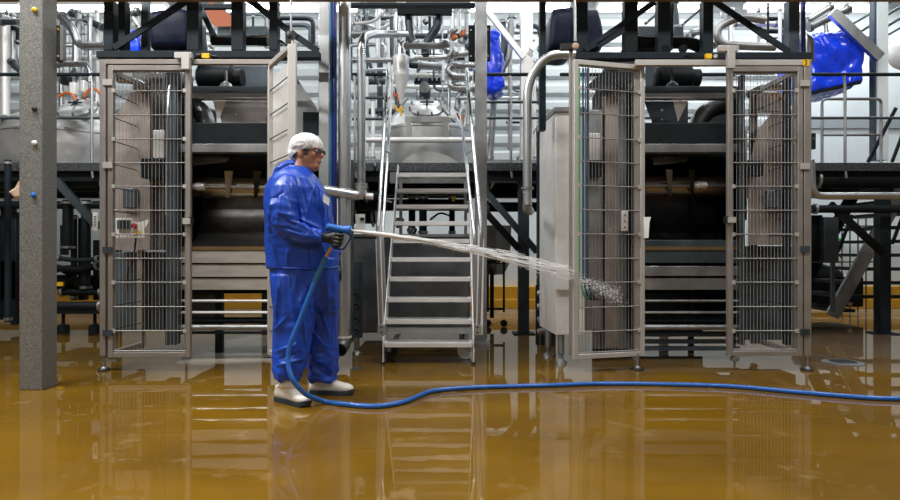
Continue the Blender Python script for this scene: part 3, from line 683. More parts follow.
# roof columns standing on the platform
for a, b, Y, mt, lb in ((521, 533, 7.9, 'steel_light', 'bright square column behind the bent pipe, centre right'), (878, 888.5, 7.9, 'wall_plain', 'pale square column at the right behind the railing')):
    tag(MB().pb(a, -70, b, 160, Y, .14).build('roof_column', M[mt], bev=.004), lb, 'column', 'columns above the platform')
tag(MB().pb(874.5, -70, 878, 160, 7.93, .1).build('roof_column', M['slate']), 'thin grey flange column beside the pale right column', 'column', 'columns above the platform')
for a, b, w_, lb in (((488, 12), (524, 58), .07, 'bright diagonal brace right of the slim centre column'), ((832, 12), (880, 58), .13, 'pinkish grey diagonal brace running into the pale right column'), ((546, 32), (531, 50), .07, 'short bright brace on the right of the centre right column')):
    tag(MB().bar(P(*a, 7.82), P(*b, 7.82), w_, .06).build('diagonal_brace', M['steel_light' if w_ < .1 else 'steel']), lb, 'brace', 'diagonal braces above the platform')

# ------------------------------------------------------------------ centre posts and pipes
def square_post(label, a, b, Y, y0, y1, mt, name='square_post', cat='column'):
    return tag(MB().pb(a, y0, b, y1, Y, (b-a)*Y/F).build(name, M[mt], bev=.004), label, cat, 'tall posts by the stairs')
Y5 = 5.72
o = tag(MB().box(PX(318.5, Y5), PX(329, Y5), Y5, Y5+.1, 0, 3.9).build('square_post', M['steel'], bev=.005), 'stainless square post directly behind the worker', 'column', 'tall posts by the stairs')
o = thing('square_post', 'slim stainless square post at the right side of the stairs', 'column', (PX(481, 6.45), 6.5, 0), 'tall posts by the stairs')
MB().box(PX(475.3, 6.45), PX(487, 6.45), 6.45, 6.57, 0, 5.2).build('post', M['steel_dull'], o, bev=.005)
MB().box(PX(474.5, 6.45), PX(490, 6.45), 6.38, 6.6, 0, .03).build('foot_plate', M['steel_dull'], o)
Yb = 5.68
tag(MB().cyl((PX(331, Yb), Yb, .4), (PX(331, Yb), Yb, 3.9), .0145, 10).build('utility_pipe', M['teal_pipe']), 'thin teal blue vertical pipe beside the square post', 'pipe', 'blue vertical pipes')
tag(MB().cyl((PX(334.6, Yb), Yb, .28), (PX(334.6, Yb), Yb, 3.9), .023, 12).build('utility_pipe', M['blue_pipe']), 'navy blue vertical pipe behind the spray gun', 'pipe', 'blue vertical pipes')
Yd = 5.5
t = thing('drain_pipe', 'wide stainless down pipe ending in an open elbow above the floor', 'pipe', (PX(344.5, Yd), Yd, .13))
xp = PX(344.5, Yd)
MB().cyl((xp, Yd, PZ(337, Yd)), (xp, Yd, 3.9), .058, 20).build('pipe', M['steel'], t)
mb = MB(); path = fillet([(xp, Yd, PZ(337, Yd)), (xp, Yd, .17), (xp-.01, Yd-.16, .14)], .14, 8)
mb.tube(path, [.06]*len(path), 20, False)
mb.tube([p for p in path][::-1], [.053]*len(path), 20, False)
mb.build('elbow', M['steel_polished'], t)
MB().cyl(path[-2]+Vector((0, .012, 0)), path[-2]+Vector((0, .006, 0)), .0525, 18).build('bore', M['black'], t)
MB().cyl((xp, Yd, PZ(337, Yd)-.006), (xp, Yd, PZ(337, Yd)+.01), .066, 20).build('collar', M['steel_light'], t)
Ye = 5.45
t = thing('transfer_pipe', 'stainless pipe bending over at the top and joining a horizontal pipe', 'pipe', P(361, 196, Ye))
MB().tube(fillet([P(361.3, 184, Ye), P(361.3, 38, Ye), P(372, 34, Ye+.3), P(406, 34, Ye+2.0)], .12), .038, 16).build('pipe', M['steel_polished'], t)
MB().tube(fillet([P(361.3, 184, Ye), P(361.3, 196, Ye), P(325, 190, Ye)], .07), .045, 16).build('lower_elbow', M['steel'], t)
for y in (184.5, 187.5): MB().cyl(P(361.3, y-1, Ye), P(361.3, y+.6, Ye), .058, 18).build('flange', M['steel'], t)
MB().cyl(P(366, 196, Ye+.02), P(373, 196.5, Ye+.02), .03, 12).build('valve', M['steel_light'], t)
Yq = 5.28
t = thing('transfer_pipe', 'thick stainless pipe curving over to the right guard post', 'pipe', P(527.5, 205, Yq))
MB().tube(fillet([P(527.3, 205, Yq), P(527.3, 82, Yq), P(546, 54.5, Yq), P(575, 54.5, Yq)], .16), .039, 16).build('pipe', M['steel'], t)
MB().cyl(P(527.3, 187, Yq), P(527.3, 189.5, Yq), .055, 18).build('flange', M['steel_dull'], t)
MB().tube(fillet([P(527.3, 203, Yq), P(527.3, 209, Yq+.05), P(530, 211, Yq+.5)], .05), .042, 14).build('lower_elbow', M['steel_dull'], t)
t = thing('transfer_pipe', 'stainless pipe bending over just left of the large blue cover', 'pipe', P(808, 60, 5.6))
MB().tube(fillet([P(809.5, 62, 5.6), P(809.5, 38, 5.6), P(803, 34, 5.8), P(800, 34, 6.3)], .08), .038, 14).build('pipe', M['steel'], t)
tag(MB().cyl(P(803, 60, 5.5), P(803, -40, 5.5), .022, 10).build('utility_pipe', M['blue_pipe']), 'navy blue vertical pipe above the yellow sticker', 'pipe', 'blue vertical pipes')
t = thing('mounting_plate', 'dark rectangular plate with screws in front of the blue hanging cover', 'plate', P(480, 62, 6.7))
MB().pb(468.5, 25, 490.5, 61, 6.62, .03).build('plate', M['darker'], t, bev=.004)
for q, r_ in ((471, 30), (488, 29.5), (471, 56), (488, 56)): MB().cyl(P(q, r_, 6.62), P(q, r_, 6.605), .009, 8).build('screw', M['steel_light'], t)

# ------------------------------------------------------------------ mobile stairs
t = thing('mobile_stairs', 'stainless mobile stairs with perforated treads leading up to the platform', 'stairs', (PX(428, 5.4), 5.5, 0))
Z0s, dz, rise = 5.42, .158, .1905
xl, xr = PX(383, 5.4), PX(473.5, 5.4)
xc = (xl+xr)/2
for i in range(10):
    y = Z0s+i*dz; z = rise*(i+1); tr = .20
    tm = MB().box(xl+.005, xr-.005, y, y+.012, z-.040, z).box(xl+.005, xr-.005, y+.012, y+tr, z-.006, z)
    tm.box(xl+.005, xr-.005, y+tr-.012, y+tr, z-.04, z-.006)
    tm.box(xl+.005, xl+.012, y, y+tr, z-.04, z-.006).box(xr-.012, xr-.005, y, y+tr, z-.04, z-.006)
    o = tm.build('tread', M['steel_light'], t, bev=.0015)
    mb = MB(); n = 34
    for r_ in range(6 if i < 5 else 3):
        for k in range(n):
            cx = xl+.03+(xr-xl-.06)*(k+.5*(r_ % 2))/n; cy = y+.03+r_*.028
            mb.lathe([(.0075, 0), (.006, .0035), (.004, .0035)], (cx, cy, z), 6)
    mb.build('grip_studs', M['steel_dull'], o, kind='stuff')
for x in (xl-.004, xr-.004):
    lab = None
    MB().add([(x+dx, yy, zz) for dx in (0, .008) for yy, zz in ((Z0s-.03, 0), (Z0s+.10, 0), (Z0s+10.3*dz+.06, 2.02), (Z0s+10.3*dz-.12, 2.02), (Z0s-.02, .24))],
             [tuple(range(5)), tuple(range(5, 10))[::-1]]+[(i, i+5, (i+1) % 5+5, (i+1) % 5) for i in range(5)]).build('stringer', M['steel_light'], t)
MB().box(xl, xr, Z0s+.30, Z0s+.33, PZ(334, 5.7), PZ(328, 5.7)).build('lower_crossbar', M['steel'], t)
MB().box(xl, xr, Z0s+1.4, Z0s+1.44, .1, .16).build('rear_crossbar', M['steel_dull'], t)
for x in (xl+.02, xr-.05):
    MB().box(x, x+.035, Z0s+.12, Z0s+1.5, .09, .125).build('base_tube', M['steel_dull'], t)
    MB().box(x, x+.035, Z0s+1.46, Z0s+1.5, .1, 1.9).build('rear_leg', M['steel_dull'], t)
for x in (xr-.06, xl+.03):
    yw = 5.66
    wl = MB().lathe([(.075, -.016), (.082, -.010), (.082, .010), (.075, .016), (.045, .016), (.045, .010), (.02, .014), (.001, .014)], (x, yw, .083), 24, Matrix.Rotation(PI/2, 3, 'X')).build('wheel', M['white'] if x > xc else M['black'], t)
    MB().box(x-.045, x+.02, yw+.02, yw+.04, .07, .17).build('wheel_fork', M['steel'], t)
for x in (xl, xr): MB().cyl((x, Z0s-.01, 0), (x, Z0s-.01, .02), .022, 10).build('rubber_foot', M['black'], t)
# handrails: flat lower guard plate, tall tube loops
for sg in (-1, 1):
    x = xl-.075 if sg < 0 else xr+.03
    yb, yt_ = Z0s+.02, Z0s+10*dz
    if sg < 0:
        A = P(384.5, 335, 5.45); B = P(389.5, 68, 6.15); mid = P(379.5, 235, 5.42)
        pts = [P(381.5, 333, 5.44), P(377.8, 232, 5.44), P(388, 70, 6.1), P(386, 69, 6.3), P(372, 70, 6.9), P(368, 71, 7.15)]
        pts2 = [P(386, 330, 5.75), P(382.5, 236, 5.75), P(392.5, 76, 6.5), P(394, 74, 6.9)]
        pl = [P(375.5, 240, 5.43), P(380.5, 224, 5.43), P(384, 335, 5.43), P(378.5, 335, 5.43)]
    else:
        pts = [P(478.5, 335, 5.44), P(481.5, 232, 5.44), P(466.5, 70, 6.1), P(468, 69, 6.3), P(476, 70, 6.9), P(478, 71, 7.15)]
        pts2 = [P(474, 330, 5.75), P(474.5, 236, 5.75), P(460.5, 112, 6.5), P(462, 108, 6.9)]
        pl = [P(478, 224, 5.43), P(484, 240, 5.43), P(483, 335, 5.43), P(476, 335, 5.43)]
    MB().tube(fillet(pts, .06), .019, 10).build('handrail', M['steel_polished'], t)
    MB().tube(fillet(pts2, .06), .015, 10).build('inner_rail', M['steel'], t)
    MB().add([p for p in pl]+[p+Vector((0, .03, 0)) for p in pl], [(0, 1, 2, 3), (7, 6, 5, 4), (0, 4, 5, 1), (1, 5, 6, 2), (2, 6, 7, 3), (3, 7, 4, 0)]).build('guard_plate', M['steel_light'], t, bev=.003)
    q = 381.5 if sg < 0 else 477.5
    br = MB().pb(q-4, 325, q+4, 335, 5.40, .03).build('bracket', M['steel'], t)
    for dy in (-2.5, 2.5): MB().cyl(P(q, 330+dy, 5.40), P(q, 330+dy, 5.39), .010, 8).build('bolt', M['slate'], br)
    for (h1, h2) in ((150, 150), (200, 203)):
        a_ = P((384 if sg < 0 else 472.5), h1, 5.9); MB().cyl(a_, a_+Vector((.05*-sg, .25, 0)), .009, 8).build('rail_stay', M['steel'], t)
# crossbar at the top of the stairs
o = thing('landing_gate', 'stainless portal frame and rail standing before the round tank', 'railing', P(428, 163, 7.4))
MB().cyl(P(366, 140, 7.4), P(476, 140, 7.4), .034, 12).build('rail', M['steel_light'], o)
MB().box(PX(405, 7.5), PX(451, 7.5), 7.5, 7.56, PZ(122, 7.5), PZ(116, 7.5)).build('portal_beam', M['steel'], o, bev=.004)
for a in (406, 443): MB().pb(a, 122, a+6, 139, 7.5, .06).build('portal_leg', M['steel'], o, bev=.004)
MB().pb(390, 172, 466, 183, 7.14, .05).build('toe_plate', M['steel_dull'], o)
for q in (402, 428, 455): MB().cyl(P(q, 177, 7.14), P(q, 177, 7.12), .012, 8).build('bolt', M['steel_light'], o)

# stainless container under the platform, behind the stairs
o = thing('stainless_container', 'large dull stainless container under the platform behind the stairs', 'container', (PX(410, 6.6), 6.9, 0))
MB().pb(352, 237, 470, 333, 6.6, 1.0).build('body', mat('bluish worn stainless', (.20, .215, .23), .38, .85, .35, 2.5, rv=.12), o, bev=.02)
MB().pb(351, 234, 471, 237, 6.58, 1.04).build('rim', M['steel_dull'], o)
for q in (356, 462): MB().cyl((PX(q, 6.65), 6.7, 0), (PX(q, 6.65), 6.7, PZ(332, 6.65)), .03, 10).build('leg', M['steel_dull'], o)
o = thing('side_rack', 'dark tube rack with hook shaped handles beside the down pipe', 'rack', (PX(354, 5.9), 5.95, 0))
MB().pb(350, 160, 353, 342, 5.85, .05).build('upright', M['slate'], o)
MB().pb(353, 262, 362, 338, 6.1, .05).build('back_plate', M['slate'], o)
for y in (295, 306, 320, 331): MB().tube([P(353, y, 5.9), P(357, y-1.5, 5.88), P(359, y+1, 5.88), P(356, y+4, 5.88)], .008, 6).build('hook', M['darker'], o)
MB().lathe([(.05, 0), (.04, .02), (.015, .03), (.015, .15)], (PX(357, 6.0), 6.0, 0), 12).build('levelling_foot', M['steel_dull'], o)
o = thing('wall_bracket_box', 'small pale control box with a black socket above the water jet', 'box', P(362, 234, 5.9))
MB().add([P(x, y, yy) for yy in (5.9, 6.0) for x, y in ((355, 214), (365, 214), (365, 229), (363, 229), (362, 233), (354, 233), (353, 229), (356, 227))], [tuple(range(8)), tuple(range(8, 16))[::-1]]+[(i, i+8, (i+1) % 8+8, (i+1) % 8) for i in range(8)]).build('housing', M['white'], o)
MB().pb(360, 217.5, 364, 220.5, 5.88, .02).build('socket', M['black'], o)

# ------------------------------------------------------------------ tanks on the platform
def tank(label, cx, Y, r, top, bot, lid_c, lid_r):
    z0, z1 = ZD+.02, PZ(bot, Y)
    zs = PZ(top, Y)
    t = thing('process_tank', label, 'tank', (cx, Y, ZD), 'round stainless tanks on the platform')
    MB().lathe([(r*.93, z0-Y*0), (r*.97, z0+.05), (r, z0+.12), (r, zs-.20), (r*1.02, zs-.19), (r*1.02, zs-.16), (r, zs-.15), (r*.94, zs-.06), (r*.72, zs+.10), (r*.45, zs+.20), (.12, zs+.24)], (cx, Y, 0), 48).build('shell', M['tank'], t)
    rot = Matrix.Rotation(R(38), 3, 'X')
    c = Vector(lid_c)
    MB().lathe([(lid_r*.9, -.06), (lid_r*.92, -.02), (lid_r, -.02), (lid_r, 0), (lid_r*.75, .03), (lid_r*.3, .045), (.02, .05)], c, 32, rot).build('manway_lid', M['tank'], t)
    hm = MB()
    for a in range(4):
        d = rot @ Vector((math.cos(a*PI/2), math.sin(a*PI/2), 0))
        hm.cyl(c+rot @ Vector((0, 0, .07)), c+rot @ Vector((0, 0, .07))+d*.09, .011, 8)
    hm.cyl(c, c+rot @ Vector((0, 0, .09)), .016, 8)
    hm.build('hand_wheel', M['dark'], t)
    for k in range(8):
        a = 2*PI*k/8+.3; d = rot @ Vector((math.cos(a)*lid_r, math.sin(a)*lid_r, .01))
        MB().cyl(c+d-rot @ Vector((0, 0, .03)), c+d+rot @ Vector((0, 0, .03)), .014, 8).build('lid_clamp', M['steel_dull'], t)
    return t
tc = tank('round stainless tank with manway lid behind the stairs', PX(427, 8.5), 8.6, .64, 121, 163, P(427, 107, 7.98), .235)
MB().add([P(x, y, yy) for yy in (7.80, 7.86) for x, y in ((402, 161), (412, 154), (424, 151), (436, 152), (448, 156), (458, 162), (458, 166), (402, 166))], [tuple(range(8)), tuple(range(8, 16))[::-1]]+[(i, i+8, (i+1) % 8+8, (i+1) % 8) for i in range(8)]).build('skirt_plate', M['tank'], tc)
MB().lathe([(.06, 0), (.08, .05), (.08, .16), (.05, .2), (.05, .3)], P(425, 100, 8.4), 14).build('agitator_motor', M['slate'], tc)
mb = MB()
for q in range(6): mb.pb(415+q*4.5, 78, 418+q*4.5, 83, 8.4, .1)
mb.pb(414, 80.5, 441, 83, 8.42, .1); mb.build('valve_block', M['darker'], tc)
MB().lathe([(.06, 0), (.075, .01), (.075, .04), (.03, .05)], P(424.5, 88, 8.28), 14, Matrix.Rotation(PI/2, 3, 'X')).build('sight_glass', M['steel_dull'], tc)
for i, x in enumerate((402, 448)):
    MB().tube(fillet([P(x, 121, 8.2), P(x, 104, 8.2), P(x+(6 if i == 0 else -5), 98, 8.2)], .05), .022, 8).build('nozzle', M['steel_polished'], tc)
# cone hopper above
o = thing('cone_hopper', 'stainless cone hopper hanging above the round tank', 'hopper', P(401, 104, 8.0))
MB().lathe([(.02, 0), (.026, .05), (.105, .37), (.107, .38), (.105, .63), (.09, .64)], P(401, 104, 8.0), 24).build('cone', M['steel_light'], o)
MB().cyl(P(401, 58, 8.0), P(401, -30, 8.0), .062, 14).build('feed_pipe', M['steel'], o)
t2 = tank('round stainless tank seen between the near column and left guard', PX(66, 8.7), 8.8, .95, 128, 163, P(77, 107.5, 7.9), .26)
tank('round stainless tank hidden mostly behind the left column edge', PX(-75, 8.7), 8.8, .85, 128, 163, P(-60, 107.5, 7.9), .26)

for i, (pts) in enumerate((((58, 97), (66, 92), (72, 94), (76, 100)), ((84, 97), (88, 90), (95, 88), (100, 94)))):
    MB().tube(fillet([P(x, y, 8.1) for x, y in pts], .08), .02, 8).build('hose_loop', M['orange'], t2, 'orange hose loop')
for a, b, c, d, mt in ((69, 82, 75, 94, 'white'), (60, 75, 68, 84, 'darker'), (80, 80, 84, 92, 'steel_light'), (86, 98, 97, 103, 'white'), (82, 105, 90, 112, 'slate')):
    MB().pb(a, b, c, d, 8.2, .1).build('valve_actuator', M[mt], t2, bev=.01)
for (x, y, c) in ((398, 108, 'yellow'), (388, 96, 'orange'), (395, 93, 'orange'), (460, 116, 'orange')):
    MB().tube(fillet([P(x-3, y-3, 8.0), P(x, y+4, 8.0), P(x+4, y-2, 8.0), P(x+3, y+8, 8.0)], .03), .014, 6).build('cable', M[c], tc, c+' cable')

# ------------------------------------------------------------------ pipework runs behind and above the platform
def run(label, pipes, name='pipe_run', cat='pipework', extra=None):
    p0 = P(pipes[0][0][0][0], pipes[0][0][0][1], pipes[0][1])
    t = thing(name, label, cat, p0, 'overhead process pipework')
    for pts, Y, r, mt in pipes:
        q = [P(x, y, Y) if not isinstance(x, tuple) else P(*x, y) for x, y in pts]
        MB().tube(fillet(q, .12), r*Y/F, 12).build('pipe', M[mt], t)
        for e in (q[0], q[-1]):
            dd = (q[1]-q[0]).normalized() if e is q[0] else (q[-2]-q[-1]).normalized()
            MB().cyl(e+dd*.02, e+dd*.05, r*Y/F*1.35, 12).build('flange', M['steel_dull'], t)
    return t
run('silver pipes above the left tank beside the near column',
    [([(60, 14), (74, 30), (78, 46), (108, 46)], 8.6, 4.0, 'steel_polished'), ([(63, 20), (76, 34), (76, 75)], 9.0, 3.5, 'steel'), ([(62, 58), (108, 58)], 9.2, 2.5, 'steel_light'),
     ([(70, 12), (104, 28)], 9.3, 3.5, 'slate'), ([(90, 14), (90, 72)], 9.0, 2.2, 'steel'), ([(56, 64), (90, 64), (90, 82)], 8.8, 3, 'steel_polished'), ([(97, 10), (97, 160)], 9.4, 2, 'steel_light')])
run('silver and grey pipes at the far left edge of the hall',
    [([(5, 16), (5, 160)], 8.8, 4.5, 'steel_light'), ([(12, 160), (12, 120), (2, 118)], 8.0, 3, 'steel_polished'), ([(0, 22), (22, 22)], 8.4, 3, 'slate'), ([(10, 60), (24, 75)], 8.8, 3, 'slate'), ([(0, 140), (22, 138)], 8.0, 3.2, 'steel_polished'), ([(-30, 34), (8, 60), (8, 82)], 9.3, 2.4, 'steel')])
run('tangle of silver pipes between the blue pipes and the cone hopper',
    [([(352, 34), (404, 34)], 8.6, 3.6, 'steel_dull'), ([(356, 20), (380, 30), (410, 12)], 9.4, 1.5, 'steel_light'), ([(363, 0), (368, 60), (380, 88)], 9.4, 1.8, 'slate'),
     ([(352, 60), (395, 60)], 9.0, 2.4, 'steel'), ([(378, 4), (378, 62)], 9.2, 2.6, 'steel'), ([(388, 20), (391, 160)], 9.6, 1.6, 'steel_light'), ([(366, 70), (366, 160)], 9.3, 2.6, 'steel_light'),
     ([(352, 24), (374, 22), (388, 8)], 9.0, 1.6, 'steel_light'), ([(345, 46), (385, 44), (385, 56)], 9.4, 1.6, 'steel'), ([(373, 98), (373, 160)], 9.2, 2, 'steel_light')])
run('thick dark grey ducts hanging above the round tank',
    [([(408, 8), (410, 38), (416, 46)], 7.7, 4.2, 'slate'), ([(440, 6), (438, 26), (428, 40), (424, 48)], 7.7, 4.2, 'slate'), ([(404, 46), (440, 46), (448, 43)], 7.6, 3.2, 'steel_dull'), ([(425, 48), (426, 56)], 7.7, 3.5, 'dark'),
     ([(398, 8), (396, 30), (402, 42)], 7.9, 3.0, 'steel')])
run('horizontal silver pipes crossing behind the round tank motor',
    [([(412, 36), (470, 36)], 9.2, 2.8, 'slate'), ([(408, 60), (418, 58), (450, 58)], 8.2, 2.3, 'steel'), ([(418, 65), (442, 67)], 8.6, 4.0, 'steel_dull'), ([(390, 86), (460, 88)], 9.5, 2, 'steel_light'),
     ([(395, 74), (460, 76)], 9.7, 1.8, 'steel_light'), ([(424, 20), (427, 24)], 8.0, 2, 'darker'), ([(452, 10), (453, 60)], 9.4, 1.8, 'steel_light'), ([(459, 8), (459, 60)], 9.4, 1.8, 'steel_light'), ([(443, 54), (443, 84)], 9.0, 1.5, 'white')])
run('stack of coiled silver pipes left of the slim centre column',
    [([(478, 66), (452, 66), (448, 70), (452, 77), (472, 77)], 7.8, 3.6, 'steel_polished'), ([(472, 77), (452, 80), (450, 86), (455, 88), (476, 88)], 7.85, 3.4, 'steel'), ([(476, 88), (458, 92), (458, 110)], 7.9, 3.0, 'steel_dull'),
     ([(449, 56), (468, 54), (474, 48)], 7.8, 2.6, 'steel'), ([(449, 30), (449, 118)], 7.9, 1.6, 'steel_polished'), ([(456, 98), (478, 98)], 7.8, 1.8, 'steel'), ([(466, 100), (468, 128)], 7.7, 1.6, 'steel'), ([(440, 98), (444, 110), (456, 122)], 7.9, 2, 'steel')])
vb = thing('valve_cluster', 'cluster of orange and silver valves above the coiled pipes', 'valve', P(452, 50, 7.8))
for i, (x, y) in enumerate(((449, 44), (455, 40), (461, 43), (466, 48), (449, 52), (456, 54), (462, 37), (451, 33), (468, 38))):
    MB().lathe([(.03, 0), (.045, .01), (.045, .05), (.02, .06), (.02, .10)], P(x, y, 7.75), 10, Matrix.Rotation(R(-60+40*(i % 4)), 3, 'Y')).build('valve', M[('steel_light', 'orange', 'steel_dull', 'slate', 'steel')[i % 5]], vb)
MB().pb(446, 34, 474, 37, 7.9, .05).build('valve_beam', M['darker'], vb)
run('bundle of grey pipes rising behind the centre right column',
    [([(502, 20), (505, 44), (500, 66)], 8.7, 3.2, 'slate'), ([(512, 15), (510, 46), (508, 60), (500, 72)], 8.7, 3.4, 'steel_dull'), ([(505, 32), (545, 32)], 9.2, 2.4, 'steel'), ([(505, 40), (545, 40)], 9.4, 2, 'steel_light'),
     ([(496, 84), (494, 100), (490, 160)], 8.4, 3.2, 'steel_dull'), ([(488, 98), (522, 98)], 9.2, 1.6, 'steel_light'), ([(534, 60), (534, 160)], 8.8, 2, 'steel_light'), ([(540, 120), (516, 160)], 8.6, 1.5, 'steel')])
run('parallel dark conduits slanting up behind the right diagonal brace',
    [([(822, 42), (900, -4)], 9.4, 1.2, 'slate'), ([(850, 38), (905, 4)], 9.4, 1.4, 'slate'), ([(858, 44), (910, 12)], 9.4, 1.6, 'slate'), ([(862, 50), (910, 22)], 9.4, 1.2, 'slate'),
     ([(808, 28), (850, 8)], 9.0, 4.0, 'steel_dull'), ([(806, 22), (832, 6)], 9.3, 3.4, 'steel'), ([(825, 18), (827, 36)], 9.0, 2, 'steel')])
run('silver pipes behind the posts above the right machine',
    [([(690, 34), (705, 30)], 8.0, 3.4, 'steel_polished'), ([(684, 36), (690, 33), (716, 33)], 8.2, 2.4, 'steel'), ([(645, 24), (664, 8)], 8.6, 1.3, 'slate'), ([(681, 26), (704, 6)], 8.6, 1.3, 'slate'), ([(673, 0), (676, 30)], 8.0, 4, 'slate'),
     ([(733, 24), (778, 24)], 8.8, 2.6, 'steel_light'), ([(768, 4), (768, 48)], 8.2, 1.2, 'darker'), ([(780, 8), (780, 48)], 8.6, 1.8, 'steel_light'), ([(718, 44), (700, 40)], 7.9, 4, 'steel_polished')])
run('grey pipes behind the posts above the left machine',
    [([(126, 6), (140, 28)], 7.0, 2.0, 'steel_light'), ([(120, 22), (140, 10)], 7.0, 3.5, 'slate'), ([(198, 44), (214, 46)], 8.2, 3.4, 'steel_light'), ([(198, 30), (214, 34)], 8.2, 3, 'steel_polished'), ([(198, 50), (212, 52)], 8.0, 3, 'steel'), ([(126, 40), (130, 16)], 6.4, 2.2, 'steel_dull')])
rc = random.Random(11)
def conduits(label, x0, x1, y0, y1, n):
    L = []
    for k in range(n):
        Y = rc.uniform(8.9, 10.3); r = rc.choice((.8, 1.1, 1.5, 2.2, 3)); mt = rc.choice(('slate', 'steel_dull', 'steel', 'steel_polished', 'dark', 'steel_dull'))
        x, y = rc.uniform(x0, x1), rc.uniform(y0, y1)
        q = k % 3
        if q == 0: pts = [(x, y0), (x, y), (min(x1, x+rc.uniform(8, 30)), y)]
        elif q == 1: pts = [(x, y0-4), (x, y1)]
        else:
            xb_ = min(x1, x+rc.uniform(25, 60)); pts = [(x, y), (xb_, y), (xb_, min(y1, y+rc.uniform(10, 40)))]
        L.append((pts, Y, r, mt))
    run(label, L)
conduits('thin back wall conduits behind the left tank', 58, 104, 14, 110, 14)
conduits('thin back wall conduits left of the near column', -10, 18, 14, 150, 6)
conduits('thin back wall conduits between the blue pipes and the cone hopper', 350, 398, 14, 120, 16)
conduits('thin back wall conduits behind the coiled pipes and round tank', 405, 475, 14, 100, 20)
conduits('thin back wall conduits between the centre columns', 489, 540, 20, 150, 9)
conduits('thin back wall conduits behind the right machine brace', 714, 786, 12, 48, 9)
conduits('thin back wall conduits above the left machine', 120, 315, 14, 48, 10)
tag(MB().bar(P(206, 9, 8.2), P(231, 26, 8.2), .24, .03, Vector((0, -1, 0))).build('oxide_grating', M['rust']), 'red oxide coloured grating strip behind the left machine posts', 'grating')
for a, b, c, d in ((416, 10, 424, 14), ):
    tag(MB().pb(397, 8, 452, 13.5, 7.55, .08).build('duct_beam', M['darker']), 'black support beam holding the grey ducts above the tank', 'beam')

# pipes under the platform
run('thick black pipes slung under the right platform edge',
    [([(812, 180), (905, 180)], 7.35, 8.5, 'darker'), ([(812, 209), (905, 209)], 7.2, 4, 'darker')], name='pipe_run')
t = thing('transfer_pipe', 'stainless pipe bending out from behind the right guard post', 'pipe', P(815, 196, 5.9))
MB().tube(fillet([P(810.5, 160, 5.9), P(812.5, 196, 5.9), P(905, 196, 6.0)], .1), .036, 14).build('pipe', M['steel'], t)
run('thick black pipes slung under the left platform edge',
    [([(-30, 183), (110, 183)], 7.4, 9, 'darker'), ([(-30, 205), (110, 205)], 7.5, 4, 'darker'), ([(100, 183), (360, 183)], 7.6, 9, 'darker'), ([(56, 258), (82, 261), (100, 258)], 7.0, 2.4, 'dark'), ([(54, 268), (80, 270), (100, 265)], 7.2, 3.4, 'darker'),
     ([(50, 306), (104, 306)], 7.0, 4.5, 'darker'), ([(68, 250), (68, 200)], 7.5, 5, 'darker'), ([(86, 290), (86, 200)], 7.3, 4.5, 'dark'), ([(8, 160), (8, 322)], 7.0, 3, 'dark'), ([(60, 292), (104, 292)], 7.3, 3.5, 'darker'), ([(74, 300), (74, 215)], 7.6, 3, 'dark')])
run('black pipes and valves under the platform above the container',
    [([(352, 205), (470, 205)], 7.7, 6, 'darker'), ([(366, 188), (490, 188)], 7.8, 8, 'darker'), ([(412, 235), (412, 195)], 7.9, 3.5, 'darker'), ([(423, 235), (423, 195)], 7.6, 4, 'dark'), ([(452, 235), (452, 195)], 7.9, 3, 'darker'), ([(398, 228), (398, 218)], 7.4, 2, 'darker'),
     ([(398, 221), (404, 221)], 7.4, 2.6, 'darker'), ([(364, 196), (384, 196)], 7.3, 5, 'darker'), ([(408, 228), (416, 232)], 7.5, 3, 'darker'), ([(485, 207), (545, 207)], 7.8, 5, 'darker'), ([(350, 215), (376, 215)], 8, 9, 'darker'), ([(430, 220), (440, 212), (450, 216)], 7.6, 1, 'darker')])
tag(MB().pb(452, 196, 455, 201, 7.55, .05).build('valve_tag', M['yellow']), 'small yellow valve handle under the platform behind the treads', 'valve')
tag(MB().pb(396, 221, 399, 224, 7.35, .05).build('valve_tag', M['yellow']), 'tiny yellow valve cap left under the platform behind the treads', 'valve')
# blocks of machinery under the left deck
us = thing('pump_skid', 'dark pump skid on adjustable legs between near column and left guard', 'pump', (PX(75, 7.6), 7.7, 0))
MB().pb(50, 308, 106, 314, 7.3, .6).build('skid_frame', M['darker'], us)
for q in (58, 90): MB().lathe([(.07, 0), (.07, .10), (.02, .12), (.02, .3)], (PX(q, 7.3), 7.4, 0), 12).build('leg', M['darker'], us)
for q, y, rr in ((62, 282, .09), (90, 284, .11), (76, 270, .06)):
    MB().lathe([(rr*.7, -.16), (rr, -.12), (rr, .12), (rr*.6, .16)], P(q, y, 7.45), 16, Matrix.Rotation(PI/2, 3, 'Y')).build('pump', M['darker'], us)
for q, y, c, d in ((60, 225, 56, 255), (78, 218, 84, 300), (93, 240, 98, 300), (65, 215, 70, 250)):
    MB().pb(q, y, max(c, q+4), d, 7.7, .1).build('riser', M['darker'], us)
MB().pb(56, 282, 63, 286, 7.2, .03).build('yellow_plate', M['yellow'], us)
t = tag(MB().pb(92.5, 212.5, 97.3, 231, 7.175, .02).build('notice_plate', M['white'], bev=.002), 'small white notice plate left of the left guard post', 'sign')
mb = MB()
for k in range(7): mb.pb(93.6, 216+k*1.6, 96.2, 216.7+k*1.6, 7.171, .005)
mb.build('print_lines', M['slate'], t)
cover('hanging_cloth', 'beige cloth hanging on the left side of the near column', [(8, 192), (15, 187), (17, 181), (21, 179), (22, 198), (14, 198)], 4.5, .06, M['cloth'], .01, 3, None, 9, 'cloth')
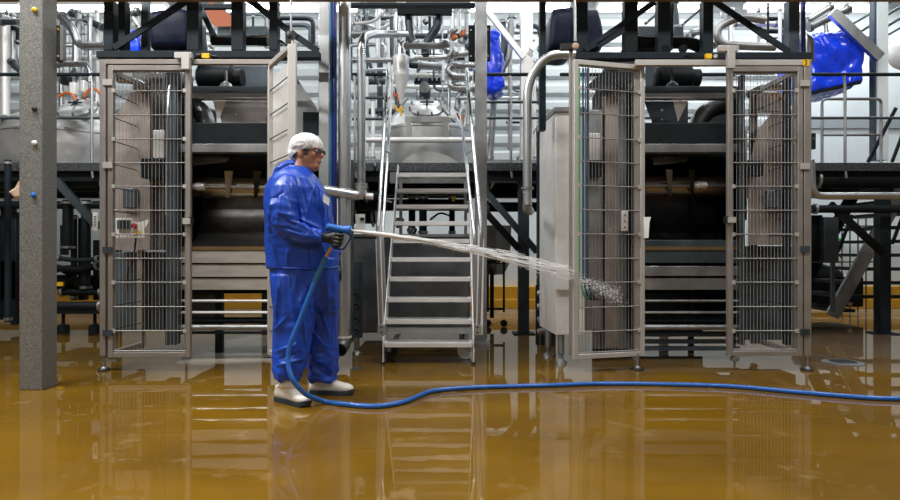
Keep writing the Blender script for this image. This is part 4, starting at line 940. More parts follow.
# far left cluster under deck
ul = thing('pump_skid', 'dark machinery at the far left edge under the platform', 'pump', (PX(5, 7.6), 7.7, 0))
for q, y, c, d, mt in ((0, 208, 6, 320, 'darker'), (10, 212, 16, 325, 'dark'), (-20, 260, 24, 300, 'darker'), (-20, 215, -4, 320, 'darker')):
    MB().pb(q, y, c, d, 7.6, .2).build('casing', M[mt], ul, bev=.01)

# ------------------------------------------------------------------ centre right: cabinet with tubes
o = thing('stainless_cabinet', 'tall stainless cabinet left of the ajar guard door', 'cabinet', (PX(556, 5.45), 5.7, 0))
A, B, C_ = (PX(539.5, 6.05), 6.05), (PX(555.5, 5.4), 5.4), (PX(585, 5.4), 5.4)
zt_, zb_ = PZ(112, 5.4), PZ(335, 5.4)
MB().add([(p[0], p[1], z) for z in (zb_, zt_) for p in (A, B, C_, (C_[0], 6.05))], [(0, 1, 2, 3), (7, 6, 5, 4), (0, 4, 5, 1), (1, 5, 6, 2), (2, 6, 7, 3), (3, 7, 4, 0)]).build('body', M['steel_light'], o, bev=.006)
MB().add([(p[0], p[1], z) for z in (zt_, zt_+.04) for p in ((A[0]-.01, A[1]), (B[0]-.01, B[1]-.02), (C_[0], C_[1]-.02), (C_[0], 6.05))], [(0, 1, 2, 3), (7, 6, 5, 4), (0, 4, 5, 1), (1, 5, 6, 2), (2, 6, 7, 3), (3, 7, 4, 0)]).build('top_cover', M['steel_dull'], o)
MB().pb(556, 266, 571, 290, 5.37, .03).build('inspection_plate', M['steel_light'], o, bev=.003)
for q in (561, 548):
    yy = 5.46 if q > 555 else 5.8
    MB().lathe([(.055, 0), (.05, .02), (.02, .04), (.02, .08), (.03, .09), (.03, zb_)], (PX(q, yy), yy, 0), 14).build('levelling_foot', M['steel_dull'], o)
r_ = MB()
tk = thing('tube_manifold', 'stack of horizontal pipe stubs beside the stainless cabinet foot', 'pipework', (PX(545, 6.15), 6.2, 0))
for y in (292, 305, 318, 330): MB().tube([P(539, y+2, 6.15), P(546, y, 6.1), P(552, y, 6.05)], .038, 12).build('stub', M['steel_dull'], tk)
MB().pb(536, 285, 539.5, 345, 6.2, .04).build('upright', M['dark'], tk)
MB().pb(538, 283, 553, 286, 6.2, .1).build('shelf', M['dark'], tk)
tag(MB().pb(538.5, 130, 546, 285, 6.25, .15).build('back_post', M['dark']), 'dark post behind the stainless cabinet left side', 'column')
tag(MB().pb(541, 150, 556, 345, 6.5, .3).build('dark_cabinet', M['dark_gloss'], bev=.01), 'dark narrow cabinet beside the stainless cabinet', 'cabinet')
# hanging wiring inside the ajar door
wg = thing('cable_bundle', 'green and blue cables hanging behind the ajar guard door', 'cable', P(578, 300, 5.42))
for x, mt, r0 in ((579.5, 'green', .008), (583, 'blue_pipe', .008), (585.5, 'teal_pipe', .007), (588, 'slate', .012)):
    MB().tube(fillet([P(x, 68, 5.32), P(x, 280, 5.32), P(x+5, 298, 5.35), P(x+12, 300, 5.4)], .12), r0, 6).build('cable', M[mt], wg)

# small trolley far right of stairs
o = thing('wheeled_bin', 'small grey hopper bin on a black wheeled frame beyond the stairs', 'trolley', (PX(495, 8.0), 8.1, 0))
MB().lathe([(.12, PZ(275, 8.0)), (.2, PZ(262, 8.0)), (.22, PZ(225, 8.0))], (PX(496, 8.1), 8.2, 0), 4).build('hopper', M['steel_dull'], o)
for q in (488, 504):
    MB().pb(q-1, 262, q+1, 312, 8.0, .04).build('frame_leg', M['darker'], o)
    MB().lathe([(.04, -.015), (.05, 0), (.04, .015)], (PX(q, 8.0), 8.02, .05), 14, Matrix.Rotation(PI/2, 3, 'X')).build('caster', M['black'], o)
MB().pb(488, 308, 504, 310, 8.0, .04).build('frame_bar', M['darker'], o)
MB().pb(486, 260, 506, 264, 8.0, .3).build('frame_top', M['darker'], o)
MB().pb(490, 262, 494, 318, 8.1, .05).build('frame_leg', M['darker'], o)

# ------------------------------------------------------------------ right side under the platform
st = thing('access_stairs', 'dark steel stairs climbing behind the right platform leg', 'stairs', (PX(835, 7.8), 8.2, 0))
for Y, mt in ((7.75, 'steel_dull'), (8.7, 'dark')):
    MB().bar(P(832, 316, 7.75)+Vector((0, Y-7.75, 0)), P(832, 316, 7.75)+Vector((1.05, Y-7.75, 1.9)), .17, .04).build('stringer', M[mt], st)
for k in range(9):
    z = .22+.18*k; x = P(832, 316, 7.75).x+.05+k*.1
    MB().box(x, x+.28, 7.79, 8.7, z, z+.04).build('tread', M['dark'], st)
    if k > 0: MB().box(x+.05, 6.18, 7.80, 7.85, z, z+.045).build('side_bar', M['dark'], st)
MB().box(6.12, 6.18, 7.80, 7.86, 0, ZD-.1).build('end_post', M['dark'], st)
o = thing('pallet_bin', 'black bin with crumpled sacks behind the right guard post', 'bin', (PX(835, 9.2), 9.5, 0))
MB().pb(811, 277, 864, 307, 9.2, .7).build('body', M['darker'], o, bev=.02)
MB().cyl(P(850, 304, 9.2), P(850, 304, 9.18), .03, 12).build('drain_cap', M['cloth'], o)
cover('sack_pile', 'crumpled dark sacks lying on top of the black bin', [(811, 277), (812, 266), (822, 262), (832, 268), (842, 274), (842, 277)], 9.25, .5, M['slate'], .05, 4, None, 12, 'sacks')
cover('plastic_sheet', 'folded pale plastic sheet on the black bin edge', [(850, 279), (853, 276), (861, 275), (863, 277), (860, 279)], 9.22, .3, M['white'], .01, 3, None, 13, 'sheet')
o = thing('hanging_box', 'dark grey electrical box hanging below the right black pipes', 'box', P(832, 263, 7.2))
MB().pb(824, 217, 839, 263, 7.2, .25).build('housing', M['slate'], o, bev=.006)
MB().pb(832, 263, 835.5, 312, 7.4, .04).build('stand', M['slate'], o)
MB().pb(812, 215, 823, 262, 7.3, .3).build('side_housing', M['darker'], o, bev=.01)
o = thing('exit_notice', 'green and white notice on the far wall beside the bin', 'sign', P(841, 259, 10.76))
MB().pb(839, 238, 843.5, 247, 10.76, .02).build('green_field', M['green'], o)
MB().pb(839, 247, 844, 260, 10.77, .02).build('white_field', M['white'], o)
MB().pb(840.2, 254, 842.5, 258, 10.76, .015).build('pictogram', M['slate'], o)
o = thing('wire_fence', 'thin grey wire fence in front of the far right wall', 'fence', P(852, 275, 10.0))
for x in range(842, 882, 8): MB().cyl(P(x, 215, 10.0), P(x, 311.8, 10.0), .012, 6).build('upright', M['slate'], o)
for y in (226, 262): MB().cyl(P(838, y, 10.0), P(884, y, 10.0), .012, 6).build('wire', M['slate'], o)
for a, b in (((848, 213), (800, 270)), ((897, 225), (890, 240))):
    pass
tag(MB().bar(P(852, 215, 7.6), P(838, 252, 7.6), .03, .03).build('diagonal_brace', M['darker']), 'thin black strut right of the hanging grey box', 'brace', 'thin struts under the right platform')
tag(MB().bar(P(905, 210, 7.6), P(892, 244, 7.6), .03, .03).build('diagonal_brace', M['darker']), 'thin black strut at the right edge under the platform', 'brace', 'thin struts under the right platform')
tag(MB().bar(P(896, 108, 7.7), P(868, 162, 7.7), .035, .03).build('diagonal_brace', M['dark']), 'dark slanting strut beside the pale right column', 'brace', 'thin struts above the right platform')
tag(MB().bar(P(905, 128, 7.7), P(892, 162, 7.7), .03, .03).build('diagonal_brace', M['dark']), 'dark slanting strut at the right edge above the platform', 'brace', 'thin struts above the right platform')
tag(MB().lathe([(.0, -.04), (.22, -.02), (.27, 0), (.22, .04), (0, .06)], P(902, 53, 9.5), 24, Matrix.Rotation(PI/2, 3, 'X')).build('round_lamp', M['steel_light']), 'round silver disc fixture at the right edge of the wall', 'fixture')
o = thing('wall_switch', 'small dark switch box on the wall right of the guard', 'box', P(814, 148, 8.0))
MB().pb(811.5, 133, 816, 149, 8.0, .06).build('housing', M['dark'], o, bev=.004)
MB().pb(812.5, 137, 815, 140, 7.99, .01).build('label_plate', M['slate'], o)
# floor drain
Y = FY(362.5)
o = thing('floor_drain', 'round dark floor drain cover right of the right guard foot', 'drain', (PX(843, Y), Y, .001))
MB().lathe([(.17, 0), (.17, .006), (.15, .008), (.02, .009)], (PX(843, Y), Y, 0), 32).build('cover', M['steel_dull'], o)
mb = MB()
for k in range(7): mb.box(PX(843, Y)-.11+.01*abs(k-3), PX(843, Y)+.11-.01*abs(k-3), Y-.095+k*.03, Y-.083+k*.03, .0085, .0105)
mb.build('slots', M['darker'], o)
# stainless grate strip on floor behind worker (channel)
tag(MB().box(PX(350, 5.1), PX(357, 5.1)+.02, FY(368)-.08, FY(368)+.02, 0, .006).build('floor_plate', M['slate']), 'small dark metal plate set in the floor by the down pipe', 'plate')

# ------------------------------------------------------------------ the worker
def evald(mb, voxel, smooth_it=0, fold=None):
    me = bpy.data.meshes.new('tmp'); me.from_pydata([tuple(v) for v in mb.v], [], mb.f)
    bm = bmesh.new(); bm.from_mesh(me); bmesh.ops.recalc_face_normals(bm, faces=bm.faces); bm.to_mesh(me); bm.free()
    o = bpy.data.objects.new('tmp', me); COL.objects.link(o)
    r = o.modifiers.new('r', 'REMESH'); r.mode = 'VOXEL'; r.voxel_size = voxel
    if smooth_it: s = o.modifiers.new('s', 'SMOOTH'); s.iterations = smooth_it; s.factor = .5
    dg = bpy.context.evaluated_depsgraph_get(); dg.update()
    m2 = bpy.data.meshes.new_from_object(o.evaluated_get(dg))
    out = MB(); nr = [v.normal.copy() for v in m2.vertices]
    out.v = [v.co.copy() for v in m2.vertices]; out.f = [tuple(p.vertices) for p in m2.polygons]
    if fold: out.v = [v+n*fold(v) for v, n in zip(out.v, nr)]
    bpy.data.objects.remove(o)
    return out
def ridge(v, s, off=0):
    return (1-abs(noise.noise(Vector((v.x*s[0]+off, v.y*s[1], v.z*s[2]))))*3)
YM = 4.15
def W(px, py, dy=0): return P(px, py, YM+dy)
wk = thing('person', 'worker in blue waterproofs and white hairnet hosing the floor machines', 'person', (W(300, 397).x, YM, 0))
s = YM/F
X = lambda v: Vector((v, 0, 0)); Yv = lambda v: Vector((0, v, 0)); Zv = lambda v: Vector((0, 0, v))
# ---- continuous body
b = MB()
def limb(mb, pts, rs, n=16): mb.tube(pts, rs, n)
b.loft([(W(306, 262), X(.12), Yv(.12)), (W(304, 240), X(.13), Yv(.13)), (W(300, 215), X(.14), Yv(.14)), (W(298, 190), X(.13), Yv(.15)), (W(298, 178), X(.09), Yv(.10)), (W(301, 170), X(.07), Yv(.07)), (W(303.5, 164), X(.070), Yv(.068)), (W(306, 158), X(.072), Yv(.068))], 20)
for dy, kn, an, hp in ((-.10, (291, 320), (287, 385), (296, 262)), (.11, (320, 320), (321, 382), (314, 262))):
    limb(b, [W(*hp, dy), W((hp[0]+kn[0])/2, 292, dy*1.05), W(*kn, dy*1.1), W((kn[0]+an[0])/2, 345, dy*1.15), W(*an, dy*1.2)], [.065, .065, .05, .05, .04])
limb(b, [W(287, 186, -.15), W(283, 208, -.20), W(286, 228, -.22), W(303, 234, -.22), W(322, 237, -.20)], [.055, .052, .042, .040, .03])
limb(b, [W(300, 186, .15), W(312, 208, .18), W(325, 230, .17), W(331, 246, .13), W(335, 258, .10)], [.05, .045, .038, .030, .02])
# head (profile facing +X, slightly turned to the camera)
hc = W(308, 152)
rotz = Matrix.Rotation(R(-14), 3, 'Z')
def hp_(x, y, z): return hc+rotz @ Vector((x, y, z))
b.ell(hp_(-.012, 0, .022), .100, .078, .100, 24, 16)
b.ell(hp_(.022, 0, -.045), .070, .060, .085, 20, 14)           # face
b.ell(hp_(.048, 0, -.098), .038, .040, .030, 16, 10)           # chin
b.ell(hp_(.02, 0, -.10), .06, .052, .04, 16, 10)               # jowl
b.ell(hp_(.070, 0, .018), .024, .056, .016, 16, 8)             # brow
b.loft([(hp_(.086, 0, .008), rotz @ X(.010), rotz @ Yv(.010)), (hp_(.100, 0, -.018), rotz @ X(.014), rotz @ Yv(.013)), (hp_(.106, 0, -.034), rotz @ X(.018), rotz @ Yv(.018)), (hp_(.098, 0, -.044), rotz @ X(.016), rotz @ Yv(.016))], 12)
b.ell(hp_(.086, 0, -.063), .014, .024, .008, 12, 8)            # lips
b.ell(hp_(.083, 0, -.077), .013, .022, .008, 12, 8)
for sy in (-1, 1):
    b.ell(hp_(.060, sy*.036, -.028), .026, .022, .026, 12, 8)    # cheeks
    b.ell(hp_(-.014, sy*.083, -.018), .020, .011, .034, 14, 10)  # ears
body = evald(b, .0062, 2).build('body', M['skin'], wk); body.data.set_sharp_from_angle(angle=R(180))
for sy in (-1, 1):
    MB().ell(hp_(.084, sy*.033, .000), .011, .014, .009, 12, 8).build('eye', M['white'], body)
    MB().ell(hp_(.093, sy*.033, .000), .004, .005, .005, 8, 6).build('pupil', M['black'], body)
mb = MB()   # mouth line
mb.ell(hp_(.0965, 0, -.070), .006, .020, .002, 10, 6); mb.build('mouth', M['red'], body)
# hair below the net
hm = MB().ell(hp_(-.018, 0, .016), .104, .083, .098, 24, 16)
hb = evald(hm, .006, 1); 
hb2 = MB(); hb2.v = hb.v; hb2.f = [f for f in hb.f if all((lambda q: q.z > -.035 and q.x < .040+q.z*.35)(rotz.inverted() @ (hb.v[i]-hc)) for i in f)]
hb2.build('hair', M['hair'], wk)
# hairnet: puffy crinkled cap
nm = MB()
nm.ell(hp_(-.016, 0, .040), .116, .098, .092, 48, 32)
nm.ell(hp_(-.055, 0, .000), .086, .088, .082, 40, 28)
nn = evald(nm, .0045, 3, lambda v: .0022*ridge(v, (30, 30, 30), 3)+.0016*noise.noise(v*70))
keep = MB(); keep.v = nn.v
def netok(v):
    q = rotz.inverted() @ (v-hc)
    return q.z > (-.002+(q.x+.02)*.2 if q.x > -.02 else -.002+(q.x+.02)*.62) and q.z > -.08
keep.f = [f for f in nn.f if all(netok(nn.v[i]) for i in f)]
used = sorted({i for f in keep.f for i in f}); mp_ = {i: k for k, i in enumerate(used)}
keep2 = MB(); keep2.v = [keep.v[i] for i in used]; keep2.f = [tuple(mp_[i] for i in f) for f in keep.f]
def net_material():
    m = mat('white hairnet gauze', (.86, .88, .88), .75, 0, .1, 40, .5, 60)
    nt = m.node_tree; N, L = nt.nodes, nt.links; b_ = N['Principled BSDF']
    n = N.new('ShaderNodeTexNoise'); n.inputs['Scale'].default_value = 30; n.inputs['Detail'].default_value = 3
    tc_ = N.new('ShaderNodeTexCoord'); L.new(tc_.outputs['Object'], n.inputs['Vector'])
    mr = N.new('ShaderNodeMapRange'); L.new(n.outputs[0], mr.inputs[0])
    for i, v in enumerate((.40, .60, .72, .99)): mr.inputs[i+1].default_value = v
    L.new(mr.outputs[0], b_.inputs['Alpha'])
    return m
hn = keep2.build('hairnet', net_material(), wk); hn.data.set_sharp_from_angle(angle=R(180))
# elastic band
# glasses
gm = MB()
gl = [hp_(.104, -.006, .004), hp_(.100, -.040, .006), hp_(.088, -.066, .008), hp_(.02, -.084, .008), hp_(-.005, -.086, -.002)]
gm.tube(gl, .0042, 6); gm.tube([Vector(hc)+rotz @ ((rotz.inverted() @ (p-hc))*Vector((1, -1, 1)) if False else Vector(((rotz.inverted() @ (p-hc)).x, -(rotz.inverted() @ (p-hc)).y, (rotz.inverted() @ (p-hc)).z))) for p in gl], .0042, 6)
gs = gm.build('glasses', M['black'], wk)
for sy in (-1, 1):
    MB().loft([(hp_(.107, sy*.033, -.006), rotz @ Vector((-.003, sy*.027, 0)), Zv(.016)), (hp_(.103, sy*.033, -.006), rotz @ Vector((-.003, sy*.027, 0)), Zv(.016))], 18, 2.6).build('lens', M['lens'], gs)
# collar: white shirt
MB().loft([(W(296, 171), X(.070), Yv(.076)), (W(295.5, 163.5), X(.060), Yv(.068))], 24).build('shirt_collar', M['white'], wk)
# ---- jacket
j = MB()
def ring(x0, x1, y, hd, dy=0): 
    return (W((x0+x1)/2, y, dy), X((x1-x0)/2*s), Yv(hd))
j.loft([ring(268, 338, 268, .185), ring(267.5, 338, 255, .19), ring(266, 336.5, 240, .195), ring(266, 333, 220, .205), ring(265.5, 330, 203, .21), ring(267, 325, 190, .205), ring(272, 318, 180, .18), ring(278, 313, 173, .135), ring(283, 309, 168, .095)], 40, 2.3)
# upper arm / sleeve (near)
j.tube([W(289, 182, -.14), W(285, 192, -.19), W(284, 208, -.235), W(286, 222, -.25), W(291, 231, -.25), W(303, 234.5, -.25), W(313, 236, -.24), W(321, 237, -.23)], [.075, .088, .088, .082, .070, .058, .047, .040], 20)
# far sleeve hanging forward
j.tube([W(303, 184, .14), W(312, 200, .20), W(320, 218, .20), W(327, 238, .16), W(332, 250, .12), W(334, 256, .10)], [.09, .095, .085, .065, .055, .05], 20)
# hood folded on the back
j.loft([(W(280, 177, 0), X(.045), Yv(.10)), (W(284, 170, 0), X(.06), Yv(.12)), (W(289, 165, 0), X(.07), Yv(.105)), (W(292, 161.5, 0), X(.045), Yv(.07))], 24)
def fold_j(v):
    q = W(285, 225, -.25); dd = (v-q).length
    f = .006*noise.noise(v*4)+.007*max(-.5, ridge(v, (6, 6, 2.4), 4))
    if dd < .24: f += .012*max(-.5, ridge(v+Vector((v.z*.6, 0, 0)), (8, 6, 16), 1))*(1-dd/.24)
    if v.z < 1.0: f *= .45
    return f
STROKES = [((292, 178), (303, 222), .016, .013), ((286, 184), (296, 214), .014, .012), ((281, 186), (278, 222), .010, .012), ((298, 218), (320, 229), .018, .011), ((280, 226), (306, 234), -.014, .010), ((284, 218), (312, 232), .014, .009),
           ((272, 190), (270, 240), .012, .014), ((312, 192), (303, 226), .014, .012), ((306, 178), (318, 200), .014, .011), ((318, 186), (324, 214), .012, .010), ((277, 214), (296, 226), -.012, .010), ((270, 200), (284, 192), -.010, .010), ((301, 180), (308, 212), -.012, .012),
           ((288, 250), (287, 266), .012, .010), ((306, 246), (309, 266), .010, .010), ((320, 240), (327, 262), .010, .010), ((272, 236), (277, 264), .010, .012), ((308, 226), (320, 236), -.010, .008)]
def stroke(v, strokes, side=-1):
    if (v.y-YM)*side < -.02: return 0
    px, py = 450+v.x*F/v.y, 250-(v.z-CH)*F/v.y
    f = 0
    for a, b_, h, w_ in strokes:
        ax, ay, bx, by = *a, *b_
        t_ = max(0, min(1, ((px-ax)*(bx-ax)+(py-ay)*(by-ay))/((bx-ax)**2+(by-ay)**2)))
        d_ = math.hypot(px-ax-(bx-ax)*t_, py-ay-(by-ay)*t_)*s/w_*1.35
        if d_ < 3: f += 1.35*h*math.exp(-abs(d_)**1.5*1.2)*math.sin(PI*(.12+.76*t_))
    return f
jk = evald(j, .0085, 1, lambda v: fold_j(v)+stroke(v, STROKES))
# cut neck opening
jo = jk.build('jacket', M['coverall'], wk); jo.data.set_sharp_from_angle(angle=R(180))
MB().tube([W(268, 267.2, -.07), W(285, 268.2, -.19), W(303, 268.5, -.20), W(325, 268, -.17), W(338.2, 267, -.04)], .006, 6).build('hem', M['coverall'], jo)
# chest label & flap
MB().add([W(323.5, 194, -.185), W(329.5, 198.5, -.145), W(329, 206, -.150), W(323, 201.5, -.19)]+[W(323.5, 194, -.165), W(329.5, 198.5, -.125), W(329, 206, -.13), W(323, 201.5, -.17)], [(0, 1, 2, 3), (7, 6, 5, 4), (0, 4, 5, 1), (1, 5, 6, 2), (2, 6, 7, 3), (3, 7, 4, 0)]).build('chest_label', M['white'], jo)
# hood collar roll round the neck
pts = [hc+Vector(((W(a_, y_)-hc).x, dy_, (W(a_, y_)-hc).z)) for a_, y_, dy_ in ((288, 164, -.02), (291, 167, -.09), (302, 171.5, -.105), (313, 179, -.075), (317, 183, -.02))]
MB().tube(fillet(pts, .05), [.016+.004*math.sin(i) for i in range(len(fillet(pts, .05)))], 10).build('hood_edge', M['coverall'], jo)
MB().tube([W(316, 182, -.085), W(322, 192, -.135), W(326, 202, -.15), W(329, 222, -.145)], .006, 6).build('zip_flap', M['coverall'], jo)
# ---- trousers
tr = MB()
tr.loft([ring(272, 338, 258, .175), ring(272.5, 337.5, 270, .18), ring(273, 337.5, 282, .175), ring(275, 336, 294, .15), ring(281, 333, 306, .10), ring(292, 325, 314, .05)], 32, 2.4)
def rg(x0, x1, y, hd, dy): return (W((x0+x1)/2, y, dy), X((x1-x0)/2*s), Yv(hd))
tr.loft([rg(272.5, 318, 275, .11, -.075), rg(274, 317, 300, .11, -.085), rg(275, 313, 325, .105, -.095), rg(275, 309, 345, .10, -.105), rg(273.5, 305, 360, .095, -.112), rg(273.0, 302, 371, .092, -.118), rg(276, 300, 378, .082, -.12)], 28, 2.2)
tr.loft([rg(298, 338, 268, .13, .045), rg(300, 337.5, 290, .135, .05), rg(303, 337.5, 308, .125, .07), rg(305, 337, 328, .11, .095), rg(307, 337, 345, .10, .108), rg(308, 337.5, 362, .095, .115), rg(308, 337, 372, .09, .118), rg(310, 335, 379.5, .08, .12)], 28, 2.2)
def fold_t(v):
    f = .010*noise.noise(v*4)+.013*max(-.7, ridge(v, (8, 8, 2.4), 7))*.6+.006*max(-.6, ridge(v, (14, 14, 6), 5))
    k = max(0, 1-(v.z-.10)/.34)
    f += .016*k*max(-.6, ridge(v+Vector((0, 0, v.x*.5)), (5, 5, 17), 2))
    kk = max(0, 1-abs(v.z-.62)/.10); f += .006*kk*ridge(v, (8, 8, 20), 9)
    return f
TS = [((281, 276), (276, 330), .014, .012), ((288, 270), (296, 330), .012, .013), ((300, 300), (306, 350), .014, .011), ((276, 330), (286, 318), .014, .009), ((275, 352), (296, 344), .014, .009), ((276, 366), (302, 358), .015, .009), ((277, 360), (300, 352), -.012, .008),
      ((316, 292), (330, 340), .014, .012), ((326, 280), (329, 330), .010, .012), ((312, 330), (330, 352), .013, .010), ((310, 358), (334, 366), .015, .009), ((312, 350), (336, 356), -.010, .008), ((310, 372), (334, 374), .010, .007), ((308, 285), (309, 315), -.016, .011)]
to = evald(tr, .0085, 1, lambda v: fold_t(v)+stroke(v, TS)).build('trousers', M['coverall'], wk); to.data.set_sharp_from_angle(angle=R(180))
# ---- boots
def boot(heel, toe, ank, top, sc=1.0):
    """heel, toe on the floor (world), ankle column centre above heel"""
    h, t_ = Vector(heel), Vector(toe); d = (t_-h); L = d.length; d.normalize(); n = Vector((-d.y, d.x, 0)); up = Vector((0, 0, 1))
    rings = []
    for u, wd, zz, hh in ((.0, .030, .055, .035), (.06, .040, .060, .045), (.2, .044, .072, .060), (.38, .042, .072, .058), (.55, .047, .058, .044), (.72, .053, .050, .036), (.86, .050, .046, .031), (.95, .038, .042, .024), (1.0, .015, .040, .012)):
        rings.append((h+d*L*u+up*zz, n*wd, up*hh))
    m = MB().loft(rings, 20, 2.3)
    a = Vector(ank)
    m.loft([(h+d*L*.20+up*.05, d*.062, n*.045), (h+d*L*.19+up*.11, d*.062, n*.050), (a+up*0, d*.058, n*.056), (Vector(top), d*.062, n*.060)], 20)
    o = evald(m, .007, 4).build('boot', M['boot'], wk); o.data.set_sharp_from_angle(angle=R(180))
    sl = MB(); pr = []
    for u, wd in ((-.015, .012), (.0, .033), (.08, .043), (.25, .045), (.42, .041), (.58, .048), (.75, .055), (.88, .052), (.96, .040), (1.015, .014)): pr.append((u, wd))
    vs = []; nn_ = len(pr)
    for z in (.0, .022, .030):
        k = 1 if z < .03 else .96
        vs += [h+d*L*u+n*wd*k+up*(z+(.012 if u > .9 else 0)) for u, wd in pr]+[h+d*L*u-n*wd*k+up*(z+(.012 if u > .9 else 0)) for u, wd in reversed(pr)]
    q = 2*nn_
    fs = [tuple(range(q))[::-1], tuple(range(2*q, 3*q))]
    for r_ in range(2): fs += [(r_*q+i, r_*q+(i+1) % q, (r_+1)*q+(i+1) % q, (r_+1)*q+i) for i in range(q)]
    sl.add(vs, fs); so = sl.build('sole', M['sole'], o, 'dark boot sole')
    return o
def floorpt(px, py): Y = FY(py); return Vector((PX(px, Y), Y, 0))
h1, t1 = floorpt(277.5, 400), floorpt(308.5, 407)
boot(h1, t1, W(287, 386, -.12)+Vector((0, 0, 0)), W(289, 366, -.12))
h2, t2_ = floorpt(310.5, 393.5), floorpt(353.5, 394.5)
boot(h2, t2_, W(321, 378, .125), W(322, 362, .12))
# ---- gloves
def finger(mb, pts, r0, r1, n=10):
    m_ = len(pts); mb.tube(pts, [r0+(r1-r0)*i/(m_-1) for i in range(m_)], n)
    mb.ell(pts[-1], r1, r1, r1, 8, 6)
# spray gun geometry first (hand closes on it)
YG = 3.94
def Gp(px, py, dy=0): return P(px, py, YG+dy)
gl_ = MB()
gl_.tube([Gp(317, 236.5), Gp(322, 237), Gp(326, 237.5), Gp(330, 238)], [.038, .036, .031, .034], 16)    # cuff to wrist
gl_.loft([(Gp(328, 238), Zv(.034), Yv(.026)), (Gp(333, 238), Zv(.046), Yv(.034)), (Gp(338, 239.5), Zv(.048), Yv(.036)), (Gp(341.5, 240.5), Zv(.038), Yv(.030))], 18)
for k, (py, pl_) in enumerate(((234.5, 0), (238.2, 1), (241.8, 1), (245.0, 0))):          # four fingers wrapped round the handle, knuckles to the front
    a0 = Gp(335-k*.6, py, -.030); 
    finger(gl_, [a0, Gp(339.5-k*.9, py+.3, -.040), Gp(342.6-k*1.1, py+.8, -.026), Gp(342.8-k*1.2, py+1.2, .004), Gp(339.5-k*1.1, py+1.5, .024)], .0125, .0105)
finger(gl_, [Gp(330, 236, .012), Gp(334, 231.8, .016), Gp(338.5, 230.8, .010), Gp(342, 231.5, -.004)], .016, .012)      # thumb along the top
g_o = evald(gl_, .0042, 1, lambda v: .0015*noise.noise(v*60)).build('glove', M['glove'], wk); g_o.data.set_sharp_from_angle(angle=R(180))
MB().tube([Gp(321, 231.8, -.012), Gp(321.2, 236.8, -.037), Gp(321, 242, -.012)], .004, 6).build('cuff_band', M['cloth'], g_o, 'tan cuff edge')
# far hand, relaxed beside the thigh
g3 = MB(); dyf = .09
g3.tube([W(334, 256, dyf), W(336, 262, dyf), W(337, 267, dyf)], [.040, .034, .030], 14)
g3.loft([(W(337, 265, dyf), X(.026), Yv(.030)), (W(338, 270, dyf), X(.027), Yv(.042)), (W(338, 277, dyf), X(.024), Yv(.043))], 16)
for k in range(4):
    yy = dyf-.034+k*.0225; ln = (1, 1.12, 1.05, .85)[k]
    finger(g3, [W(338, 276, yy), W(338.6, 276+5.5*ln, yy-.002), W(337.6, 276+9.5*ln, yy), W(335.4, 276+12.5*ln, yy+.002)], .0115, .009)
finger(g3, [W(337.5, 267, dyf-.03), W(339.8, 272, dyf-.050), W(340.4, 277, dyf-.055), W(339.8, 280, dyf-.052)], .0135, .010)
g_f = evald(g3, .0042, 1).build('glove', M['glove'], wk); g_f.data.set_sharp_from_angle(angle=R(180))

# ---- spray gun
sg = thing('spray_gun', 'blue spray gun with navy guard held in the black glove', 'spray gun', Gp(338, 240))
MB().tube([Gp(326.5, 227), Gp(328, 227.2), Gp(331, 227.4), Gp(338, 228.8), Gp(345, 229.6), Gp(346.5, 229.8), Gp(350.5, 230.2), Gp(351.3, 230.3)], [.020, .0275, .023, .0235, .024, .030, .029, .022], 20).build('barrel', M['gun'], sg)
MB().tube([Gp(351, 230.3), Gp(353, 230.6)], [.012, .009], 12).build('nozzle', M['steel_polished'], sg)
MB().tube([Gp(336, 229), Gp(334, 238), Gp(331.5, 247)], [.015, .015, .014], 12).build('handle', M['gun'], sg)
MB().tube(fillet([Gp(345, 232), Gp(351, 235.5), Gp(350.6, 238), Gp(344, 249.5), Gp(337, 249), Gp(332, 247)], .02), .0055, 8).build('trigger_guard', M['gun_navy'], sg)
MB().tube(fillet([Gp(342, 232), Gp(344.5, 239), Gp(341, 246)], .03), .004, 8).build('trigger', M['steel'], sg)
MB().tube([Gp(331.6, 246), Gp(330.5, 248.3), Gp(330.4, 248.4), Gp(328, 253), Gp(327.9, 253.1), Gp(325.3, 257.5)], [.011, .011, .015, .013, .011, .012], 12).build('swivel_coupling', M['brass'], sg)
# ---- hose
pts = [Gp(326, 256.3), Gp(324, 260), Gp(317.5, 275, -.01), Gp(309.5, 295, -.03), Gp(300, 320, -.05), Gp(292.5, 338, -.07), Gp(288.5, 352, -.08), Gp(288.5, 366, -.10), Gp(292.5, 379, -.12)]
def smooth_path(p, n=6):
    out = []
    for i in range(len(p)-1):
        p0 = p[max(0, i-1)]; p1 = p[i]; p2 = p[i+1]; p3 = p[min(len(p)-1, i+2)]
        for k in range(n):
            t_ = k/n
            out.append(.5*((2*p1)+(p2-p0)*t_+(2*p0-5*p1+4*p2-p3)*t_*t_+(-p0+3*p1-3*p2+p3)*t_**3))
    out.append(p[-1]); return out
fl = [(326, 401.8), (343, 404), (365, 406), (383, 405.7), (403, 402), (417, 396.7), (430, 391.5), (450, 389), (483, 387), (520, 386), (550, 385.3), (600, 383.6), (667, 384.2), (733, 386.4), (800, 392.3), (867, 397.7), (905, 399), (990, 402)]
hr = .0165
def fh(px, py):   # point on the floor with the tube's axis at radius height seen at row py
    Y = F*(CH-hr)/(py-250); return Vector((PX(px, Y), Y, hr))
pts += [P(299.5, 388.5, 3.84), P(309, 396, 3.91)]
pts += [fh(*p) for p in fl]
ho = thing('water_hose', 'blue water hose trailing from the spray gun across the wet floor', 'hose', fh(383, 405.7))
MB().tube(smooth_path(pts), hr, 14).build('tube', M['hose'], ho)
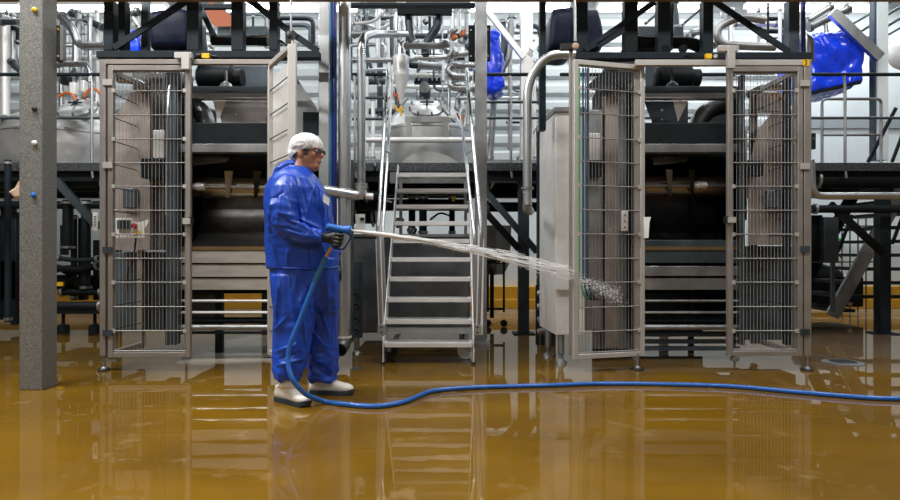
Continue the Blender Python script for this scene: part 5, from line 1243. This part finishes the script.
MB().tube([Gp(325.3, 257.6), Gp(321.8, 265.5), Gp(317.8, 274.6, -.01), Gp(314.5, 282, -.015)], [.017, .0195, .0195, .0185], 14).build('end_sleeve', M['teal_pipe'], ho, 'teal end sleeve')

# ---- water jet
wj = MB(); rnd = random.Random(3)
A = Gp(353, 230.7); B_ = P(571, 274, 5.0)
def jet(t): 
    p = A.lerp(B_, t); p.z += .05*math.sin(PI*t)*0+ .07*t*(1-t)*4*.5; return p
for k in range(210):
    t0 = max(0, rnd.random()**1.1*1.02-.06); ln = .05+.14*rnd.random(); t1_ = min(1.02, t0+ln)
    ang = rnd.random()*2*PI; rad = rnd.random()**.7
    pp = []
    for i in range(6):
        t_ = t0+(t1_-t0)*i/5; c = jet(t_)
        sp = (.005+.075*t_**1.2)*rad
        pp.append(c+Vector((0, math.cos(ang)*sp, math.sin(ang)*sp))+Vector((0, 0, .004*noise.noise(Vector((k*3.1, t_*25, 0))))))
    w0 = .0035*(1-.55*t0)+.001*rnd.random()
    wj.tube(pp, [w0*.2, w0, w0*1.1, w0, w0*.8, w0*.15], 5, False)
tp = [jet(i/20) for i in range(7)]
wj.tube(tp, [.008, .013, .016, .017, .014, .010, .002], 8)
for k in range(900):
    t_ = rnd.random()**.6; c = jet(t_); sp = (.006+.085*t_**1.4)
    a_ = rnd.gauss(0, .5); b_ = rnd.gauss(0, .5); r_ = .0012+.0022*rnd.random()**2
    wj.ell(c+Vector((rnd.gauss(0, .02), a_*sp, b_*sp-.01*t_)), r_*2.2, r_, r_, 5, 3)
for k in range(900):    # spray thrown on past the guard mesh
    u = rnd.random(); c = P(571, 274, 5.05).lerp(P(620, 298, 5.5), u**.8)
    sp = .03+.02*u
    r_ = .0012+.003*rnd.random()**2
    wj.ell(c+Vector((rnd.gauss(0, .02), rnd.gauss(0, sp), rnd.gauss(0, sp*.8))), r_*2.5, r_, r_, 5, 3)
wmat = mat('spray water', (.97, .98, .98), .3, 0, alpha=.72, spec=.8)
o = wj.build('water_jet', wmat, kind='stuff')
tag(o, 'white jet of water from the spray gun breaking up at the guard door', 'water')
